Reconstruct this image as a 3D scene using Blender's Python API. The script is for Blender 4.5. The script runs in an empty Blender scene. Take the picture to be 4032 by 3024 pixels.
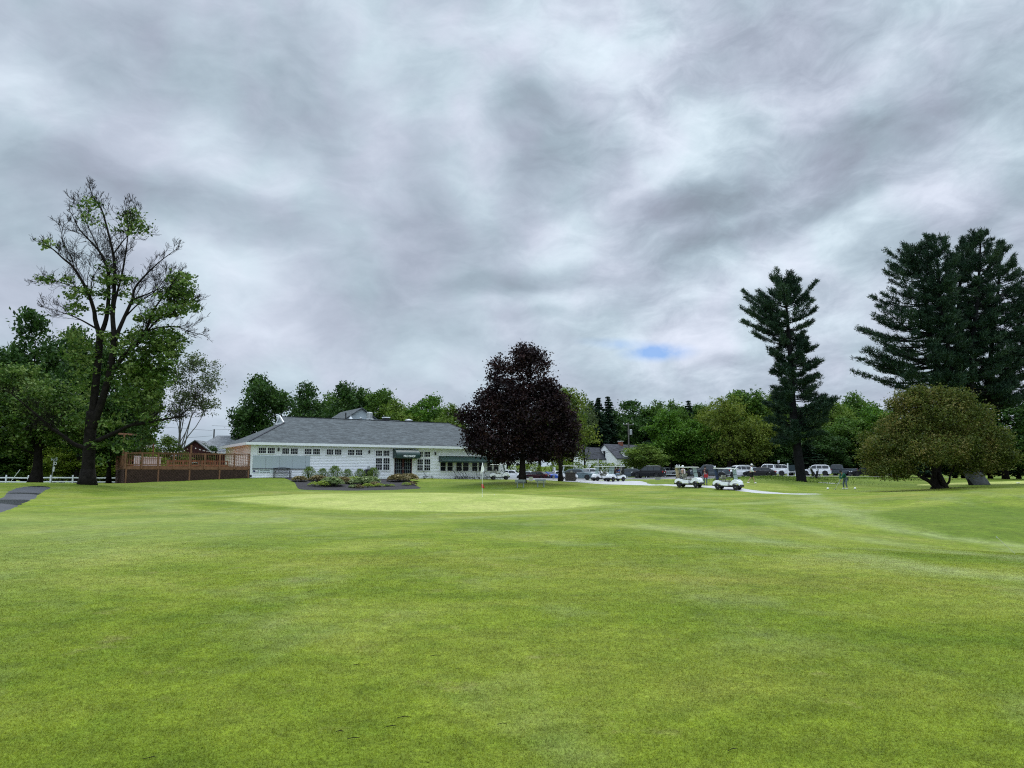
import bpy, bmesh, math, random
import numpy as np
from mathutils import Vector, Matrix

SC = bpy.context.scene
COL = SC.collection
R = math.radians

# ------------------------------------------------------------------ camera
EYE = 1.6
PITCH = 6.84
FPX = 3028.0
cam = bpy.data.cameras.new("camera")
cam.sensor_width = 36.0
cam.lens = 36.0 * FPX / 4032.0
cam.clip_start = 0.1
cam.clip_end = 3000.0
camo = bpy.data.objects.new("camera", cam)
camo.location = (0, 0, EYE)
camo.rotation_euler = (R(90 + PITCH), 0, 0)
COL.objects.link(camo)
SC.camera = camo

CP, SP = math.cos(R(PITCH)), math.sin(R(PITCH))
def direction(px, py):
    a = (px - 2016.0) / FPX
    b = (1512.0 - py) / FPX
    return Vector((a, CP - b * SP, SP + b * CP))
def P(px, py, D):
    d = direction(px, py)
    t = D / d.y
    return Vector((d.x * t, D, EYE + d.z * t))

# ------------------------------------------------------------------ exposure, world, sun
SC.view_settings.view_transform = 'Standard'
SC.view_settings.look = 'None'
SC.view_settings.gamma = 1.0
SC.view_settings.exposure = 0.2
SC.view_settings.use_curve_mapping = False
SC.cycles.use_denoising = False
SC.cycles.filter_width = 1.15
SC.cycles.max_bounces = 6
SC.cycles.diffuse_bounces = 3
SC.cycles.transparent_max_bounces = 8
SC.render.film_transparent = False

SUN_EL, SUN_AZ = 64.0, 15.0      # azimuth measured clockwise from +Y (ahead of the camera)
sun = bpy.data.lights.new("sun", 'SUN')
sun.energy = 1.6
sun.angle = R(18)
sun.color = (1.0, 0.97, 0.92)
suno = bpy.data.objects.new("sun", sun)
suno.rotation_euler = (R(90 - SUN_EL), 0, R(180 - SUN_AZ))
suno.location = (30, 60, 80)
COL.objects.link(suno)

def build_world():
    w = bpy.data.worlds.new("World")
    SC.world = w
    w.use_nodes = True
    w.cycles.sampling_method = 'MANUAL'
    w.cycles.sample_map_resolution = 512
    nt = w.node_tree
    N, L = nt.nodes, nt.links
    N.clear()
    def m(op, a, b=None, c=None, clamp=False):
        n = N.new('ShaderNodeMath'); n.operation = op; n.use_clamp = clamp
        for i, v in enumerate((a, b, c)):
            if v is None: continue
            if isinstance(v, (int, float)): n.inputs[i].default_value = v
            else: L.new(v, n.inputs[i])
        return n.outputs[0]
    def ss(v, lo, hi, a=0.0, b=1.0):
        n = N.new('ShaderNodeMapRange'); n.interpolation_type = 'SMOOTHSTEP'
        L.new(v, n.inputs[0])
        for i, k in enumerate((lo, hi, a, b)): n.inputs[i + 1].default_value = k
        return n.outputs[0]
    tc = N.new('ShaderNodeTexCoord')
    D = tc.outputs['Generated']
    sep = N.new('ShaderNodeSeparateXYZ'); L.new(D, sep.inputs[0])
    X, Y, Z = sep.outputs
    # flat cloud layer seen in perspective
    zz = m('ADD', m('MAXIMUM', Z, 0.0), 0.16)
    comb = N.new('ShaderNodeCombineXYZ')
    L.new(m('DIVIDE', X, zz), comb.inputs[0]); L.new(m('DIVIDE', Y, zz), comb.inputs[1])
    PL = comb.outputs[0]
    # heading-space coordinates (azimuth and slope)
    az = m('ARCTAN2', X, Y)
    hor = m('SQRT', m('ADD', m('MULTIPLY', X, X), m('MULTIPLY', Y, Y)))
    el = m('ARCTAN2', Z, hor)
    comb2 = N.new('ShaderNodeCombineXYZ'); L.new(az, comb2.inputs[0]); L.new(el, comb2.inputs[1])
    AE = comb2.outputs[0]
    # warp
    wn = N.new('ShaderNodeTexNoise'); wn.inputs['Scale'].default_value = 5.0; wn.inputs['Detail'].default_value = 3.0
    L.new(AE, wn.inputs['Vector'])
    sub = N.new('ShaderNodeVectorMath'); sub.operation = 'SUBTRACT'; L.new(wn.outputs['Color'], sub.inputs[0]); sub.inputs[1].default_value = (0.5, 0.5, 0.5)
    sc_ = N.new('ShaderNodeVectorMath'); sc_.operation = 'SCALE'; L.new(sub.outputs[0], sc_.inputs[0]); sc_.inputs['Scale'].default_value = 0.075
    add = N.new('ShaderNodeVectorMath'); add.operation = 'ADD'; L.new(AE, add.inputs[0]); L.new(sc_.outputs[0], add.inputs[1])
    AEW = add.outputs[0]
    def blob(px, py, rx, ry, rot, amp, vec=AEW):
        d = direction(px, py)
        a0 = math.atan2(d.x, d.y); e0 = math.atan2(d.z, math.hypot(d.x, d.y))
        s = N.new('ShaderNodeVectorMath'); s.operation = 'SUBTRACT'; L.new(vec, s.inputs[0]); s.inputs[1].default_value = (a0, e0, 0)
        mp = N.new('ShaderNodeMapping'); mp.vector_type = 'TEXTURE'; L.new(s.outputs[0], mp.inputs[0])
        mp.inputs['Rotation'].default_value = (0, 0, R(rot)); mp.inputs['Scale'].default_value = (rx / FPX, ry / FPX, 1)
        ln = N.new('ShaderNodeVectorMath'); ln.operation = 'LENGTH'; L.new(mp.outputs[0], ln.inputs[0])
        return ss(ln.outputs['Value'], 0.15, 1.45, amp, 0.0)
    # rot: positive = rises to the right
    blobs = [
        (2150, 150, 520, 230, 0, .50), (300, 250, 600, 420, 0, -.22), (60, 330, 200, 160, 0, .40), (700, 590, 520, 150, -18, .40),
        (1850, 690, 170, 280, 10, .38), (1480, 620, 130, 300, 0, .20), (2520, 330, 260, 330, 30, .28), (3480, 130, 420, 140, 0, .12),
        (2750, 500, 300, 110, 35, .36), (3350, 360, 500, 90, -5, .34), (2330, 880, 420, 110, 25, .45),
        (3150, 1020, 700, 110, 20, .42), (2900, 1330, 700, 90, 8, .35), (2250, 1180, 420, 42, 5, .34),
        (850, 960, 260, 130, 0, .38), (1000, 1230, 260, 220, 0, .30), (3850, 640, 300, 90, 8, .28), (2100, 1400, 900, 120, 5, .20), (1430, 80, 200, 180, 0, .2),
        (1130, 300, 300, 300, 0, -.42), (780, 830, 560, 120, -8, -.50), (430, 300, 280, 200, 0, -.22),
        (2150, 520, 300, 230, -15, -.40), (2080, 400, 140, 60, -10, -.3), (3050, 220, 480, 190, 10, -.36), (3450, 520, 560, 150, 14, -.60),
        (2680, 800, 330, 80, 6, -.75), (3180, 840, 560, 55, 10, -.6), (1720, 900, 430, 260, -15, -.38),
        (1450, 1240, 330, 190, 0, -.34), (2000, 1130, 420, 60, 5, -.30), (2650, 1010, 350, 90, 35, -.35),
        (80, 720, 300, 200, 0, -.18), (3950, 780, 200, 160, 0, -.25), (2950, 1190, 500, 50, 12, -.22), (300, 1050, 400, 150, 0, -.1), (2300, 1340, 400, 40, 5, -.2),
    ]
    tot = None
    for b in blobs:
        o = blob(*b)
        tot = o if tot is None else m('ADD', tot, o)
    # layer noise, stretched toward the right-hand horizon
    def noise(vec, scale, detail, rough, rot=0, sx=1, sy=1, dist=0.0):
        mp = N.new('ShaderNodeMapping'); L.new(vec, mp.inputs[0])
        mp.inputs['Rotation'].default_value = (0, 0, R(rot)); mp.inputs['Scale'].default_value = (sx, sy, 1)
        n = N.new('ShaderNodeTexNoise'); L.new(mp.outputs[0], n.inputs['Vector'])
        n.inputs['Scale'].default_value = scale; n.inputs['Detail'].default_value = detail
        n.inputs['Roughness'].default_value = rough; n.inputs['Distortion'].default_value = dist
        return m('SUBTRACT', n.outputs['Fac'], 0.5)
    n1 = noise(PL, 1.1, 7, 0.55, 35, 1.0, 0.45, 0.4)
    n2 = noise(PL, 3.3, 6, 0.6, 50, 1.0, 0.5, 0.6)
    n3 = noise(AEW, 7.0, 6, 0.55, -15, 1, 1.8, 0.3)
    right = ss(az, -0.15, 0.25)
    t = m('ADD', tot, m('MULTIPLY', n1, 0.75))
    t = m('ADD', t, m('MULTIPLY', n2, m('ADD', m('MULTIPLY', right, 0.62), 0.14)))
    n4 = noise(AEW, 15.0, 8, 0.62, -12, 1, 2.0, 0.5)
    t = m('ADD', m('MULTIPLY', tot, 1.02), m('SUBTRACT', t, tot))
    t = m('ADD', t, m('MULTIPLY', n3, 1.0))
    t = m('ADD', t, m('MULTIPLY', n4, m('ADD', m('MULTIPLY', right, 0.6), 0.6)))
    n5 = noise(PL, 7.5, 7, 0.66, 50, 1.0, 0.5, 0.3)
    t = m('ADD', t, m('MULTIPLY', n5, m('ADD', m('MULTIPLY', right, 0.65), 0.15)))
    t = m('ADD', m('MULTIPLY', t, 0.52), 0.5, clamp=True)
    ramp = N.new('ShaderNodeValToRGB')
    L.new(t, ramp.inputs[0])
    e = ramp.color_ramp.elements
    e[0].position = 0.0; e[0].color = (.25, .285, .35, 1)
    e[1].position = 1.0; e[1].color = (.74, .80, .90, 1)
    for pos, c in ((.28, (.335, .39, .47)), (.5, (.445, .51, .60)), (.74, (.60, .67, .765))):
        k = e.new(pos); k.color = (*c, 1)
    # brighter overhead (outside the view), slightly paler at the horizon
    tn = N.new('ShaderNodeTexNoise'); tn.inputs['Scale'].default_value = 9.0; tn.inputs['Detail'].default_value = 2.0; L.new(AEW, tn.inputs['Vector'])
    tr_ = N.new('ShaderNodeValToRGB'); L.new(tn.outputs['Fac'], tr_.inputs[0]); tr_.color_ramp.elements[0].position=.38; tr_.color_ramp.elements[0].color=(.96,1.02,1.0,1); tr_.color_ramp.elements[1].position=.62; tr_.color_ramp.elements[1].color=(1.015,.99,1.01,1)
    tm_ = N.new('ShaderNodeVectorMath'); tm_.operation='MULTIPLY'; L.new(ramp.outputs[0], tm_.inputs[0]); L.new(tr_.outputs[0], tm_.inputs[1])
    gain = m('ADD', m('ADD', ss(Z, 0.58, 0.92, 1.0, 4.5), ss(Z, 0.0, 0.09, 0.06, 0.0)), m('MULTIPLY', ss(Y, -0.05, -0.5, 0.0, 0.7), ss(Z, 0.6, 0.9, 1.0, 0.0)))  # last term: unseen sky behind the camera boosted to brighten camera-facing walls and trees
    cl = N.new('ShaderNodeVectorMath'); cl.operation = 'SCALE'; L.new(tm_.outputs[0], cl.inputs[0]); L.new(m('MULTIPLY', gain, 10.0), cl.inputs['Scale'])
    sky = N.new('ShaderNodeTexSky'); sky.sky_type = 'NISHITA'; sky.sun_disc = False
    sky.sun_elevation = R(SUN_EL); sky.sun_rotation = R(SUN_AZ)
    gap = blob(2590, 1388, 130, 34, 0, 1.0, AE)
    gap2 = blob(2500, 1362, 190, 24, -6, 0.4, AE)
    gapn = noise(AE, 40, 5, 0.6)
    g = m('MULTIPLY', m('MAXIMUM', gap, gap2), m('ADD', m('MULTIPLY', gapn, 2.2), 0.95), clamp=True)
    blue = N.new('ShaderNodeVectorMath'); blue.operation = 'MULTIPLY'; L.new(sky.outputs[0], blue.inputs[0]); blue.inputs[1].default_value = (.50, .70, 1.05)
    mix = N.new('ShaderNodeMix'); mix.data_type = 'RGBA'
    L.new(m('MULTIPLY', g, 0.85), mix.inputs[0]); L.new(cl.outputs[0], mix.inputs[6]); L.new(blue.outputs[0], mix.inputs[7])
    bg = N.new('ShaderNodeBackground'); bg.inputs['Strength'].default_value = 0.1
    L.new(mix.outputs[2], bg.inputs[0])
    out = N.new('ShaderNodeOutputWorld'); L.new(bg.outputs[0], out.inputs[0])
build_world()

# ------------------------------------------------------------------ helpers
def link(o, parent=None):
    COL.objects.link(o)
    if parent is not None: o.parent = parent
    return o
def tag(o, label=None, cat=None, group=None, kind=None):
    for k, v in (('label', label), ('category', cat), ('group', group), ('kind', kind)):
        if v: o[k] = v
    return o
def empty(name, loc, rz=0.0, label=None, cat=None, group=None):
    o = bpy.data.objects.new(name, None)
    o.location = loc; o.rotation_euler = (0, 0, rz); o.empty_display_size = 0.3
    link(o); return tag(o, label, cat, group)
def copy_tree(o, parent=None):
    c = o.copy(); COL.objects.link(c); c.parent = parent
    for ch in list(o.children): copy_tree(ch, c)
    return c

class MB:
    def __init__(s): s.v, s.f = [], []
    def add(s, vs, fs):
        b = len(s.v); s.v += [tuple(v) for v in vs]; s.f += [tuple(i + b for i in f) for f in fs]; return s
    def box(s, x0, x1, y0, y1, z0, z1):
        return s.add([(x0,y0,z0),(x1,y0,z0),(x1,y1,z0),(x0,y1,z0),(x0,y0,z1),(x1,y0,z1),(x1,y1,z1),(x0,y1,z1)],
                     [(0,3,2,1),(4,5,6,7),(0,1,5,4),(1,2,6,5),(2,3,7,6),(3,0,4,7)])
    def bar(s, a, b, w, h=None, up=Vector((0,0,1))):
        a, b = Vector(a), Vector(b); h = h or w
        d = (b - a).normalized()
        if abs(d.dot(up)) > .99: up = Vector((1,0,0))
        x = d.cross(up).normalized() * w/2; y = x.cross(d).normalized() * h/2
        vs = [a-x-y, a+x-y, a+x+y, a-x+y, b-x-y, b+x-y, b+x+y, b-x+y]
        return s.add(vs, [(0,1,2,3),(7,6,5,4),(0,4,5,1),(1,5,6,2),(2,6,7,3),(3,7,4,0)])
    def tube(s, pts, rad, n=6, cap=True):
        pts = [Vector(p) for p in pts]
        if not hasattr(rad, '__len__'): rad = [rad]*len(pts)
        b = len(s.v); ref = None
        for i, p in enumerate(pts):
            d = (pts[min(i+1,len(pts)-1)] - pts[max(i-1,0)])
            if d.length < 1e-9: d = Vector((0,0,1))
            d.normalize()
            if ref is None: ref = Vector((1,0,0)) if abs(d.x) < .9 else Vector((0,1,0))
            x = (ref - d*ref.dot(d)).normalized(); y = d.cross(x); ref = x
            for k in range(n):
                a = 2*math.pi*k/n
                s.v.append(tuple(p + (x*math.cos(a)+y*math.sin(a))*rad[i]))
        for i in range(len(pts)-1):
            for k in range(n):
                k2 = (k+1)%n
                s.f.append((b+i*n+k, b+i*n+k2, b+(i+1)*n+k2, b+(i+1)*n+k))
        if cap:
            s.f.append(tuple(b+k for k in reversed(range(n)))); s.f.append(tuple(b+(len(pts)-1)*n+k for k in range(n)))
        return s
    def lathe(s, prof, c=(0,0,0), axis='z', n=14):
        b = len(s.v)
        for r, h in prof:
            for k in range(n):
                a = 2*math.pi*k/n; u, v = r*math.cos(a), r*math.sin(a)
                s.v.append({'z':(c[0]+u,c[1]+v,c[2]+h),'y':(c[0]+u,c[1]+h,c[2]+v),'x':(c[0]+h,c[1]+u,c[2]+v)}[axis])
        for i in range(len(prof)-1):
            for k in range(n):
                k2=(k+1)%n; s.f.append((b+i*n+k,b+i*n+k2,b+(i+1)*n+k2,b+(i+1)*n+k))
        s.f.append(tuple(b+k for k in reversed(range(n)))); s.f.append(tuple(b+(len(prof)-1)*n+k for k in range(n)))
        return s
    def prism(s, pts, w0, w1=None, axis='y'):
        """profile (x,z) extruded in y from w0 to w1; w may be a function of (x,z)"""
        n = len(pts); b = len(s.v)
        f0 = w0 if callable(w0) else (lambda x, z: w0)
        f1 = w1 if callable(w1) else (lambda x, z: w1)
        for x, z in pts: s.v.append((x, f0(x,z), z))
        for x, z in pts: s.v.append((x, f1(x,z), z))
        s.f.append(tuple(b+i for i in range(n))); s.f.append(tuple(b+n+i for i in reversed(range(n))))
        for i in range(n):
            j=(i+1)%n; s.f.append((b+i,b+n+i,b+n+j,b+j))
        return s
    def xf(s, M, start=0):
        s.v[start:] = [tuple(M @ Vector(v)) for v in s.v[start:]]; return s
    def build(s, name, mat, parent=None, smooth=False, bevel=0, seg=1):
        me = bpy.data.meshes.new(name); me.from_pydata(s.v, [], s.f)
        bm = bmesh.new(); bm.from_mesh(me)
        bmesh.ops.recalc_face_normals(bm, faces=bm.faces)
        if bevel:
            bmesh.ops.bevel(bm, geom=[e for e in bm.edges if e.is_manifold and e.calc_face_angle(0) > .5], offset=bevel, segments=seg, profile=.6, affect='EDGES')
        bm.to_mesh(me); bm.free()
        me.materials.append(mat)
        if smooth: me.shade_smooth()
        return link(bpy.data.objects.new(name, me), parent)

def np_mesh(name, verts, faces, mat, smooth=False):
    verts = np.asarray(verts, dtype=np.float32); faces = np.asarray(faces, dtype=np.int32)
    me = bpy.data.meshes.new(name)
    nf, k = faces.shape
    me.vertices.add(len(verts)); me.vertices.foreach_set('co', verts.ravel())
    me.loops.add(nf*k); me.loops.foreach_set('vertex_index', faces.ravel())
    me.polygons.add(nf); me.polygons.foreach_set('loop_start', np.arange(0, nf*k, k, dtype=np.int32))
    me.polygons.foreach_set('use_smooth', np.full(nf, smooth))
    me.update(calc_edges=True)
    if mat: me.materials.append(mat)
    return me

def text_mesh(body, size, name, mat, parent, loc, rot, extrude=.004, bold=.0, align='CENTER'):
    cu = bpy.data.curves.new(name, 'FONT'); cu.body = body; cu.size = size; cu.align_x = align; cu.align_y = 'CENTER'
    cu.extrude = extrude; cu.offset = bold
    t = bpy.data.objects.new(name+'_src', cu); COL.objects.link(t)
    dg = bpy.context.evaluated_depsgraph_get()
    me = bpy.data.meshes.new_from_object(t.evaluated_get(dg)); bpy.data.objects.remove(t)
    me.materials.clear(); me.materials.append(mat)
    o = bpy.data.objects.new(name, me); o.location = loc; o.rotation_euler = rot
    return link(o, parent)

# ------------------------------------------------------------------ materials
def mat(name, col, rough=.7, metal=0.0, var=.12, scale=6.0, bump=0.0, bscale=None, spec=.4, coat=0.0, coords='Object'):
    m = bpy.data.materials.new(name); m.use_nodes = True
    nt = m.node_tree; N, L = nt.nodes, nt.links
    b = N['Principled BSDF']
    b.inputs['Roughness'].default_value = rough; b.inputs['Metallic'].default_value = metal
    b.inputs['Specular IOR Level'].default_value = spec; b.inputs['Coat Weight'].default_value = coat
    tc = N.new('ShaderNodeTexCoord')
    n = N.new('ShaderNodeTexNoise'); n.inputs['Scale'].default_value = scale; n.inputs['Detail'].default_value = 5
    L.new(tc.outputs[coords], n.inputs['Vector'])
    r = N.new('ShaderNodeValToRGB'); L.new(n.outputs['Fac'], r.inputs[0])
    c = np.array(col[:3]); e = r.color_ramp.elements
    e[0].position = .3; e[0].color = (*(c*(1-var)), 1); e[1].position = .7; e[1].color = (*np.minimum(c*(1+var), 1), 1)
    L.new(r.outputs[0], b.inputs['Base Color'])
    if bump:
        n2 = N.new('ShaderNodeTexNoise'); n2.inputs['Scale'].default_value = bscale or scale*4; n2.inputs['Detail'].default_value = 4
        L.new(tc.outputs[coords], n2.inputs['Vector'])
        bp = N.new('ShaderNodeBump'); bp.inputs['Strength'].default_value = bump; bp.inputs['Distance'].default_value = .05
        L.new(n2.outputs['Fac'], bp.inputs['Height']); L.new(bp.outputs[0], b.inputs['Normal'])
    return m
def glass(name, col=(.02,.025,.03), rough=.06, alpha=1.0, spec=.6):
    m = bpy.data.materials.new(name); m.use_nodes = True
    N, L = m.node_tree.nodes, m.node_tree.links
    b = N['Principled BSDF']
    b.inputs['Roughness'].default_value = rough; b.inputs['Specular IOR Level'].default_value = spec
    n = N.new('ShaderNodeTexNoise'); n.inputs['Scale'].default_value = 2.0
    r = N.new('ShaderNodeValToRGB'); L.new(n.outputs['Fac'], r.inputs[0])
    r.color_ramp.elements[0].color = (*[c*.8 for c in col],1); r.color_ramp.elements[1].color = (*[c*1.25 for c in col],1)
    L.new(r.outputs[0], b.inputs['Base Color'])
    if alpha < 1:
        t = N.new('ShaderNodeBsdfTransparent'); t.inputs[0].default_value = (.9,.95,.92,1)
        mx = N.new('ShaderNodeMixShader'); mx.inputs[0].default_value = alpha
        L.new(t.outputs[0], mx.inputs[1]); L.new(b.outputs[0], mx.inputs[2])
        L.new(mx.outputs[0], N['Material Output'].inputs[0])
    return m
def leafmat(name, c1, c2, c3, trans=.3, clump=.5):
    """three leaf colours, chosen leaf by leaf and clump by clump"""
    m = bpy.data.materials.new(name); m.use_nodes = True
    N, L = m.node_tree.nodes, m.node_tree.links
    N.remove(N['Principled BSDF'])
    geo = N.new('ShaderNodeNewGeometry'); tc = N.new('ShaderNodeTexCoord')
    n = N.new('ShaderNodeTexNoise'); n.inputs['Scale'].default_value = clump; n.inputs['Detail'].default_value = 3
    L.new(tc.outputs['Object'], n.inputs['Vector'])
    a = N.new('ShaderNodeMath'); a.operation = 'MULTIPLY_ADD'; L.new(geo.outputs['Random Per Island'], a.inputs[0]); a.inputs[1].default_value = .45
    s = N.new('ShaderNodeMath'); s.operation = 'MULTIPLY_ADD'; L.new(n.outputs['Fac'], s.inputs[0]); s.inputs[1].default_value = 1.3; s.inputs[2].default_value = -.37
    L.new(s.outputs[0], a.inputs[2])
    r = N.new('ShaderNodeValToRGB'); L.new(a.outputs[0], r.inputs[0])
    e = r.color_ramp.elements
    e[0].position = .15; e[0].color = (*c1,1); e[1].position = .9; e[1].color = (*c3,1); k = e.new(.5); k.color = (*c2,1)
    df = N.new('ShaderNodeBsdfDiffuse'); tr = N.new('ShaderNodeBsdfTranslucent')
    gl = N.new('ShaderNodeBsdfGlossy'); gl.inputs['Roughness'].default_value = .45; gl.inputs[0].default_value = (.5,.5,.5,1)
    L.new(r.outputs[0], df.inputs[0]); L.new(r.outputs[0], tr.inputs[0])
    mx = N.new('ShaderNodeMixShader'); mx.inputs[0].default_value = trans
    L.new(df.outputs[0], mx.inputs[1]); L.new(tr.outputs[0], mx.inputs[2])
    m2 = N.new('ShaderNodeMixShader'); m2.inputs[0].default_value = .03
    L.new(mx.outputs[0], m2.inputs[1]); L.new(gl.outputs[0], m2.inputs[2])
    L.new(m2.outputs[0], N['Material Output'].inputs[0])
    return m
# ------------------------------------------------------------------ terrain height field
_cp = []
def cp(px, py, D, z=None):
    p = P(px, py, D); _cp.append((p.x, D, p.z if z is None else z))
for yy in (-30, -12, 0, 8, 16, 24):
    for xx in (-60, -35, -18, 0, 18, 35, 60):
        _cp.append((xx, yy, 0.0))
for a in [
    (0,2022,33),(60,1965,43),(200,1916,57),(345,1908,62),(0,1908,84),(230,1908,84),(460,1908,84),(150,1903,72),(300,1950,50),
    (497,1903,73),(740,1893,76),(985,1882,79),(480,1905,90),(600,1930,62),(900,1930,62),(700,1965,48),(1050,1925,64),(1080,1886,77),
    (1300,1885,83.5),(1590,1885.5,87),(1830,1886,91.6),(1972,1887,94.5),(1200,1886,81),
    (1170,1929,71),(1300,1930,71),(1500,1929,73),(1660,1924,75.5),(1400,1935,66),
    (1700,1888,87),(1800,1889,88),(1750,1932,69),(1900,1935,66),(1900,1895,86),
    (1900,1958,48),(1850,2015,35.5),(930,1962,46),(2370,1985,41),(1600,1943,57),(1200,1946,56),(2200,1955,52),(1300,2000,38),(1850,2045,29),(1000,2030,31),(2600,2010,34),
    (2057,1900,80),(2205,1894,88),(2047,1921,75.5),(2130,1921,75.5),(2250,1893,92),(2420,1896,92),(2350,1904,84),(2500,1912,77),
    (2700,1921,68),(2870,1931,64.5),(2600,1915,72),(3190,1945,58),(2500,1894,97),(2650,1893,92),(2800,1905,80),(2800,1889,106),(2955,1903,71.3),
    (3155,1895,86),(3100,1894,80),(3030,1880,92),(3090,1876,95),(3320,1928,69),(3220,1929,68),(3440,1928,68),(3285,1907,86),(3400,1907,86),
    (3270,1881,101),(3420,1881,101),(3540,1885,101),(3690,1920,62),(3560,1932,62),(3850,1919,74),(3950,1908,76),(4030,1901,88),(3800,1903,90),(4032,1888,100),(3900,1888,100),
    (3300,1950,54),(3700,1962,48),(3600,1990,40),(3950,1985,40),(2900,1960,50),(2500,1945,56),(3000,1990,40),(3400,2060,27),(4000,2060,26),
    (2100,1891,100),(2300,1889,104),(2600,1884,113),(2750,1887,108),(3000,1877,120),(3300,1874,126),(2000,1889,100),(2000,1889,136),(2150,1889.5,139),(2260,1887,128),(3600,1880,118),
]: cp(*a)
for xx in (-120,-60,-20,20,60,110):
    _cp.append((xx, 145, 1.5 if xx > -30 else .6)); _cp.append((xx, 175, 2.2 if xx > 0 else 1.0))
for xx in (-200,-80,0,90,220):
    _cp.append((xx, 260, 9.0 if xx > 0 else 3.0)); _cp.append((xx, 420, 12.0 if xx > 0 else 4.0))
_cp += [(-90,60,.6),(-90,90,.7),(-60,110,.7),(90,60,.4),(90,90,1.0),(-30,115,1.2),(0,118,1.3),(-90,30,0),(90,30,0)]
_A = np.array(_cp); _S = 50.0
def _phi(r2): return np.where(r2 > 1e-12, 0.5*r2*np.log(np.maximum(r2,1e-12)), 0)
def _warp(x, y): return x/_S, np.where(y > 130, (130 + (y-130)*.45), y)/_S
_wx, _wy = _warp(_A[:,0], _A[:,1]); _n = len(_A)
_K = _phi((_wx[:,None]-_wx)**2+(_wy[:,None]-_wy)**2) + np.eye(_n)*2e-3
_Pm = np.stack([np.ones(_n), _wx, _wy], 1)
_M = np.block([[_K,_Pm],[_Pm.T,np.zeros((3,3))]])
_W = np.linalg.solve(_M, np.concatenate([_A[:,2], np.zeros(3)]))
def Hn(x, y):
    x = np.asarray(x, float); y = np.asarray(y, float); sh = x.shape; x = x.ravel(); y = y.ravel()
    out = np.empty(len(x))
    for i in range(0, len(x), 20000):
        wx, wy = _warp(x[i:i+20000], y[i:i+20000])
        k = _phi((wx[:,None]-_wx)**2+(wy[:,None]-_wy)**2)
        out[i:i+20000] = k@_W[:_n] + _W[_n] + _W[_n+1]*wx + _W[_n+2]*wy
    # gentle undulation of the mown turf
    mound = .85*np.exp(-((x-26)/9)**2-((y-37)/5)**2) - .50*np.exp(-((x-16)/7)**2-((y-22)/4.5)**2) + .28*np.exp(-((x-27)/6)**2-((y-48)/4)**2)
    und = mound + .035*np.sin(x*.52+1.3*np.sin(y*.21))*np.sin(y*.43+.8) + .02*np.sin(x*1.1+y*.7)*np.sin(y*.9-x*.3)
    fade = np.clip((y-6)/12, 0, 1)*np.clip((130-y)/30, 0, 1)
    far = np.clip((np.hypot(x, y)-480)/200, 0, 1)
    out = (out + und*fade)*(1-far) + 10*far
    return out.reshape(sh)
def gz(x, y): return float(Hn(np.array([x]), np.array([y]))[0])
def G(px, D, dz=0.0):
    p = P(px, 1875, D); return Vector((p.x, D, gz(p.x, D)+dz))

def gp(px, py):
    """ground point (x, y) seen at a photo position"""
    d = direction(px, py); Ds = np.concatenate([np.arange(3,40,.1),np.arange(40,130,.25)]); t = Ds/d.y
    h = Hn(d.x*t, Ds); below = np.where(EYE + d.z*t <= h)[0]
    D = Ds[below[0]] if len(below) else 130.
    return (d.x*D/d.y, float(D))
def inpoly(x, y, poly):
    c = np.zeros(x.shape, bool); n = len(poly)
    for i in range(n):
        x1,y1 = poly[i]; x2,y2 = poly[(i+1)%n]
        if y1 == y2: continue
        k = ((y1>y)!=(y2>y)) & (x < (x2-x1)*(y-y1)/(y2-y1)+x1)
        c ^= k
    return c
def polydist(x, y, poly, closed=True):
    d = np.full(x.shape, 1e9); n = len(poly)
    for i in range(n if closed else n-1):
        x1,y1 = poly[i]; x2,y2 = poly[(i+1)%n]
        dx,dy = x2-x1,y2-y1; t = np.clip(((x-x1)*dx+(y-y1)*dy)/(dx*dx+dy*dy+1e-9),0,1)
        d = np.minimum(d, np.hypot(x-x1-t*dx, y-y1-t*dy))
    return d
def smooth(t): t = np.clip(t,0,1); return t*t*(3-2*t)
def gxy(px, D): return (P(px,1875,D).x, D)
def catmull(pts, n=8, closed=True):
    out = []; m = len(pts)
    for i in range(m if closed else m-1):
        p = [np.array(pts[(i+k)%m if closed else min(max(i+k,0),m-1)], float) for k in (-1,0,1,2)]
        for j in range(n):
            t = j/n
            out.append(tuple(.5*((2*p[1])+(-p[0]+p[2])*t+(2*p[0]-5*p[1]+4*p[2]-p[3])*t*t+(-p[0]+3*p[1]-3*p[2]+p[3])*t**3)))
    if not closed: out.append(tuple(pts[-1]))
    return out

# outlines on the ground
GREEN = catmull([gxy(930,45.5),gxy(1180,54),gxy(1550,57.5),gxy(1900,56),gxy(2180,50),gxy(2385,41.5),gxy(2150,37.5),gxy(1850,35.6),gxy(1500,36.2),gxy(1180,39.5)])
ROUGH = catmull([gp(*a) for a in [(3440,2036),(3500,2008),(3640,1995),(3800,1992),(4032,2000),(4300,2020),(4400,2150),(4032,2143),(3850,2124),(3700,2102),(3550,2074)]],4)
BED = catmull([gxy(1118,80.2),gxy(1160,75),gxy(1185,71.2),gxy(1300,70.6),gxy(1420,71.2),gxy(1540,72.6),gxy(1655,75.2),gxy(1640,79),gxy(1622,84),gxy(1560,86.2),gxy(1400,84.6),gxy(1250,82.4),gxy(1150,81.2)], 5)
MOW1 = [gp(*a) for a in [(3190,1950),(3260,1985),(3340,2022),(3440,2058),(3560,2090),(3700,2115),(3850,2134),(4032,2152),(4300,2175)]]
MOW4 = [gp(*a) for a in [(3080,1955),(3130,1978),(3175,2004),(3200,2030)]]
MOW5 = [gp(*a) for a in [(2380,1990),(2700,2000),(2870,2012),(2980,2040),(3100,2070),(3300,2110),(3500,2140),(3800,2180),(4100,2210)]]
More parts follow.
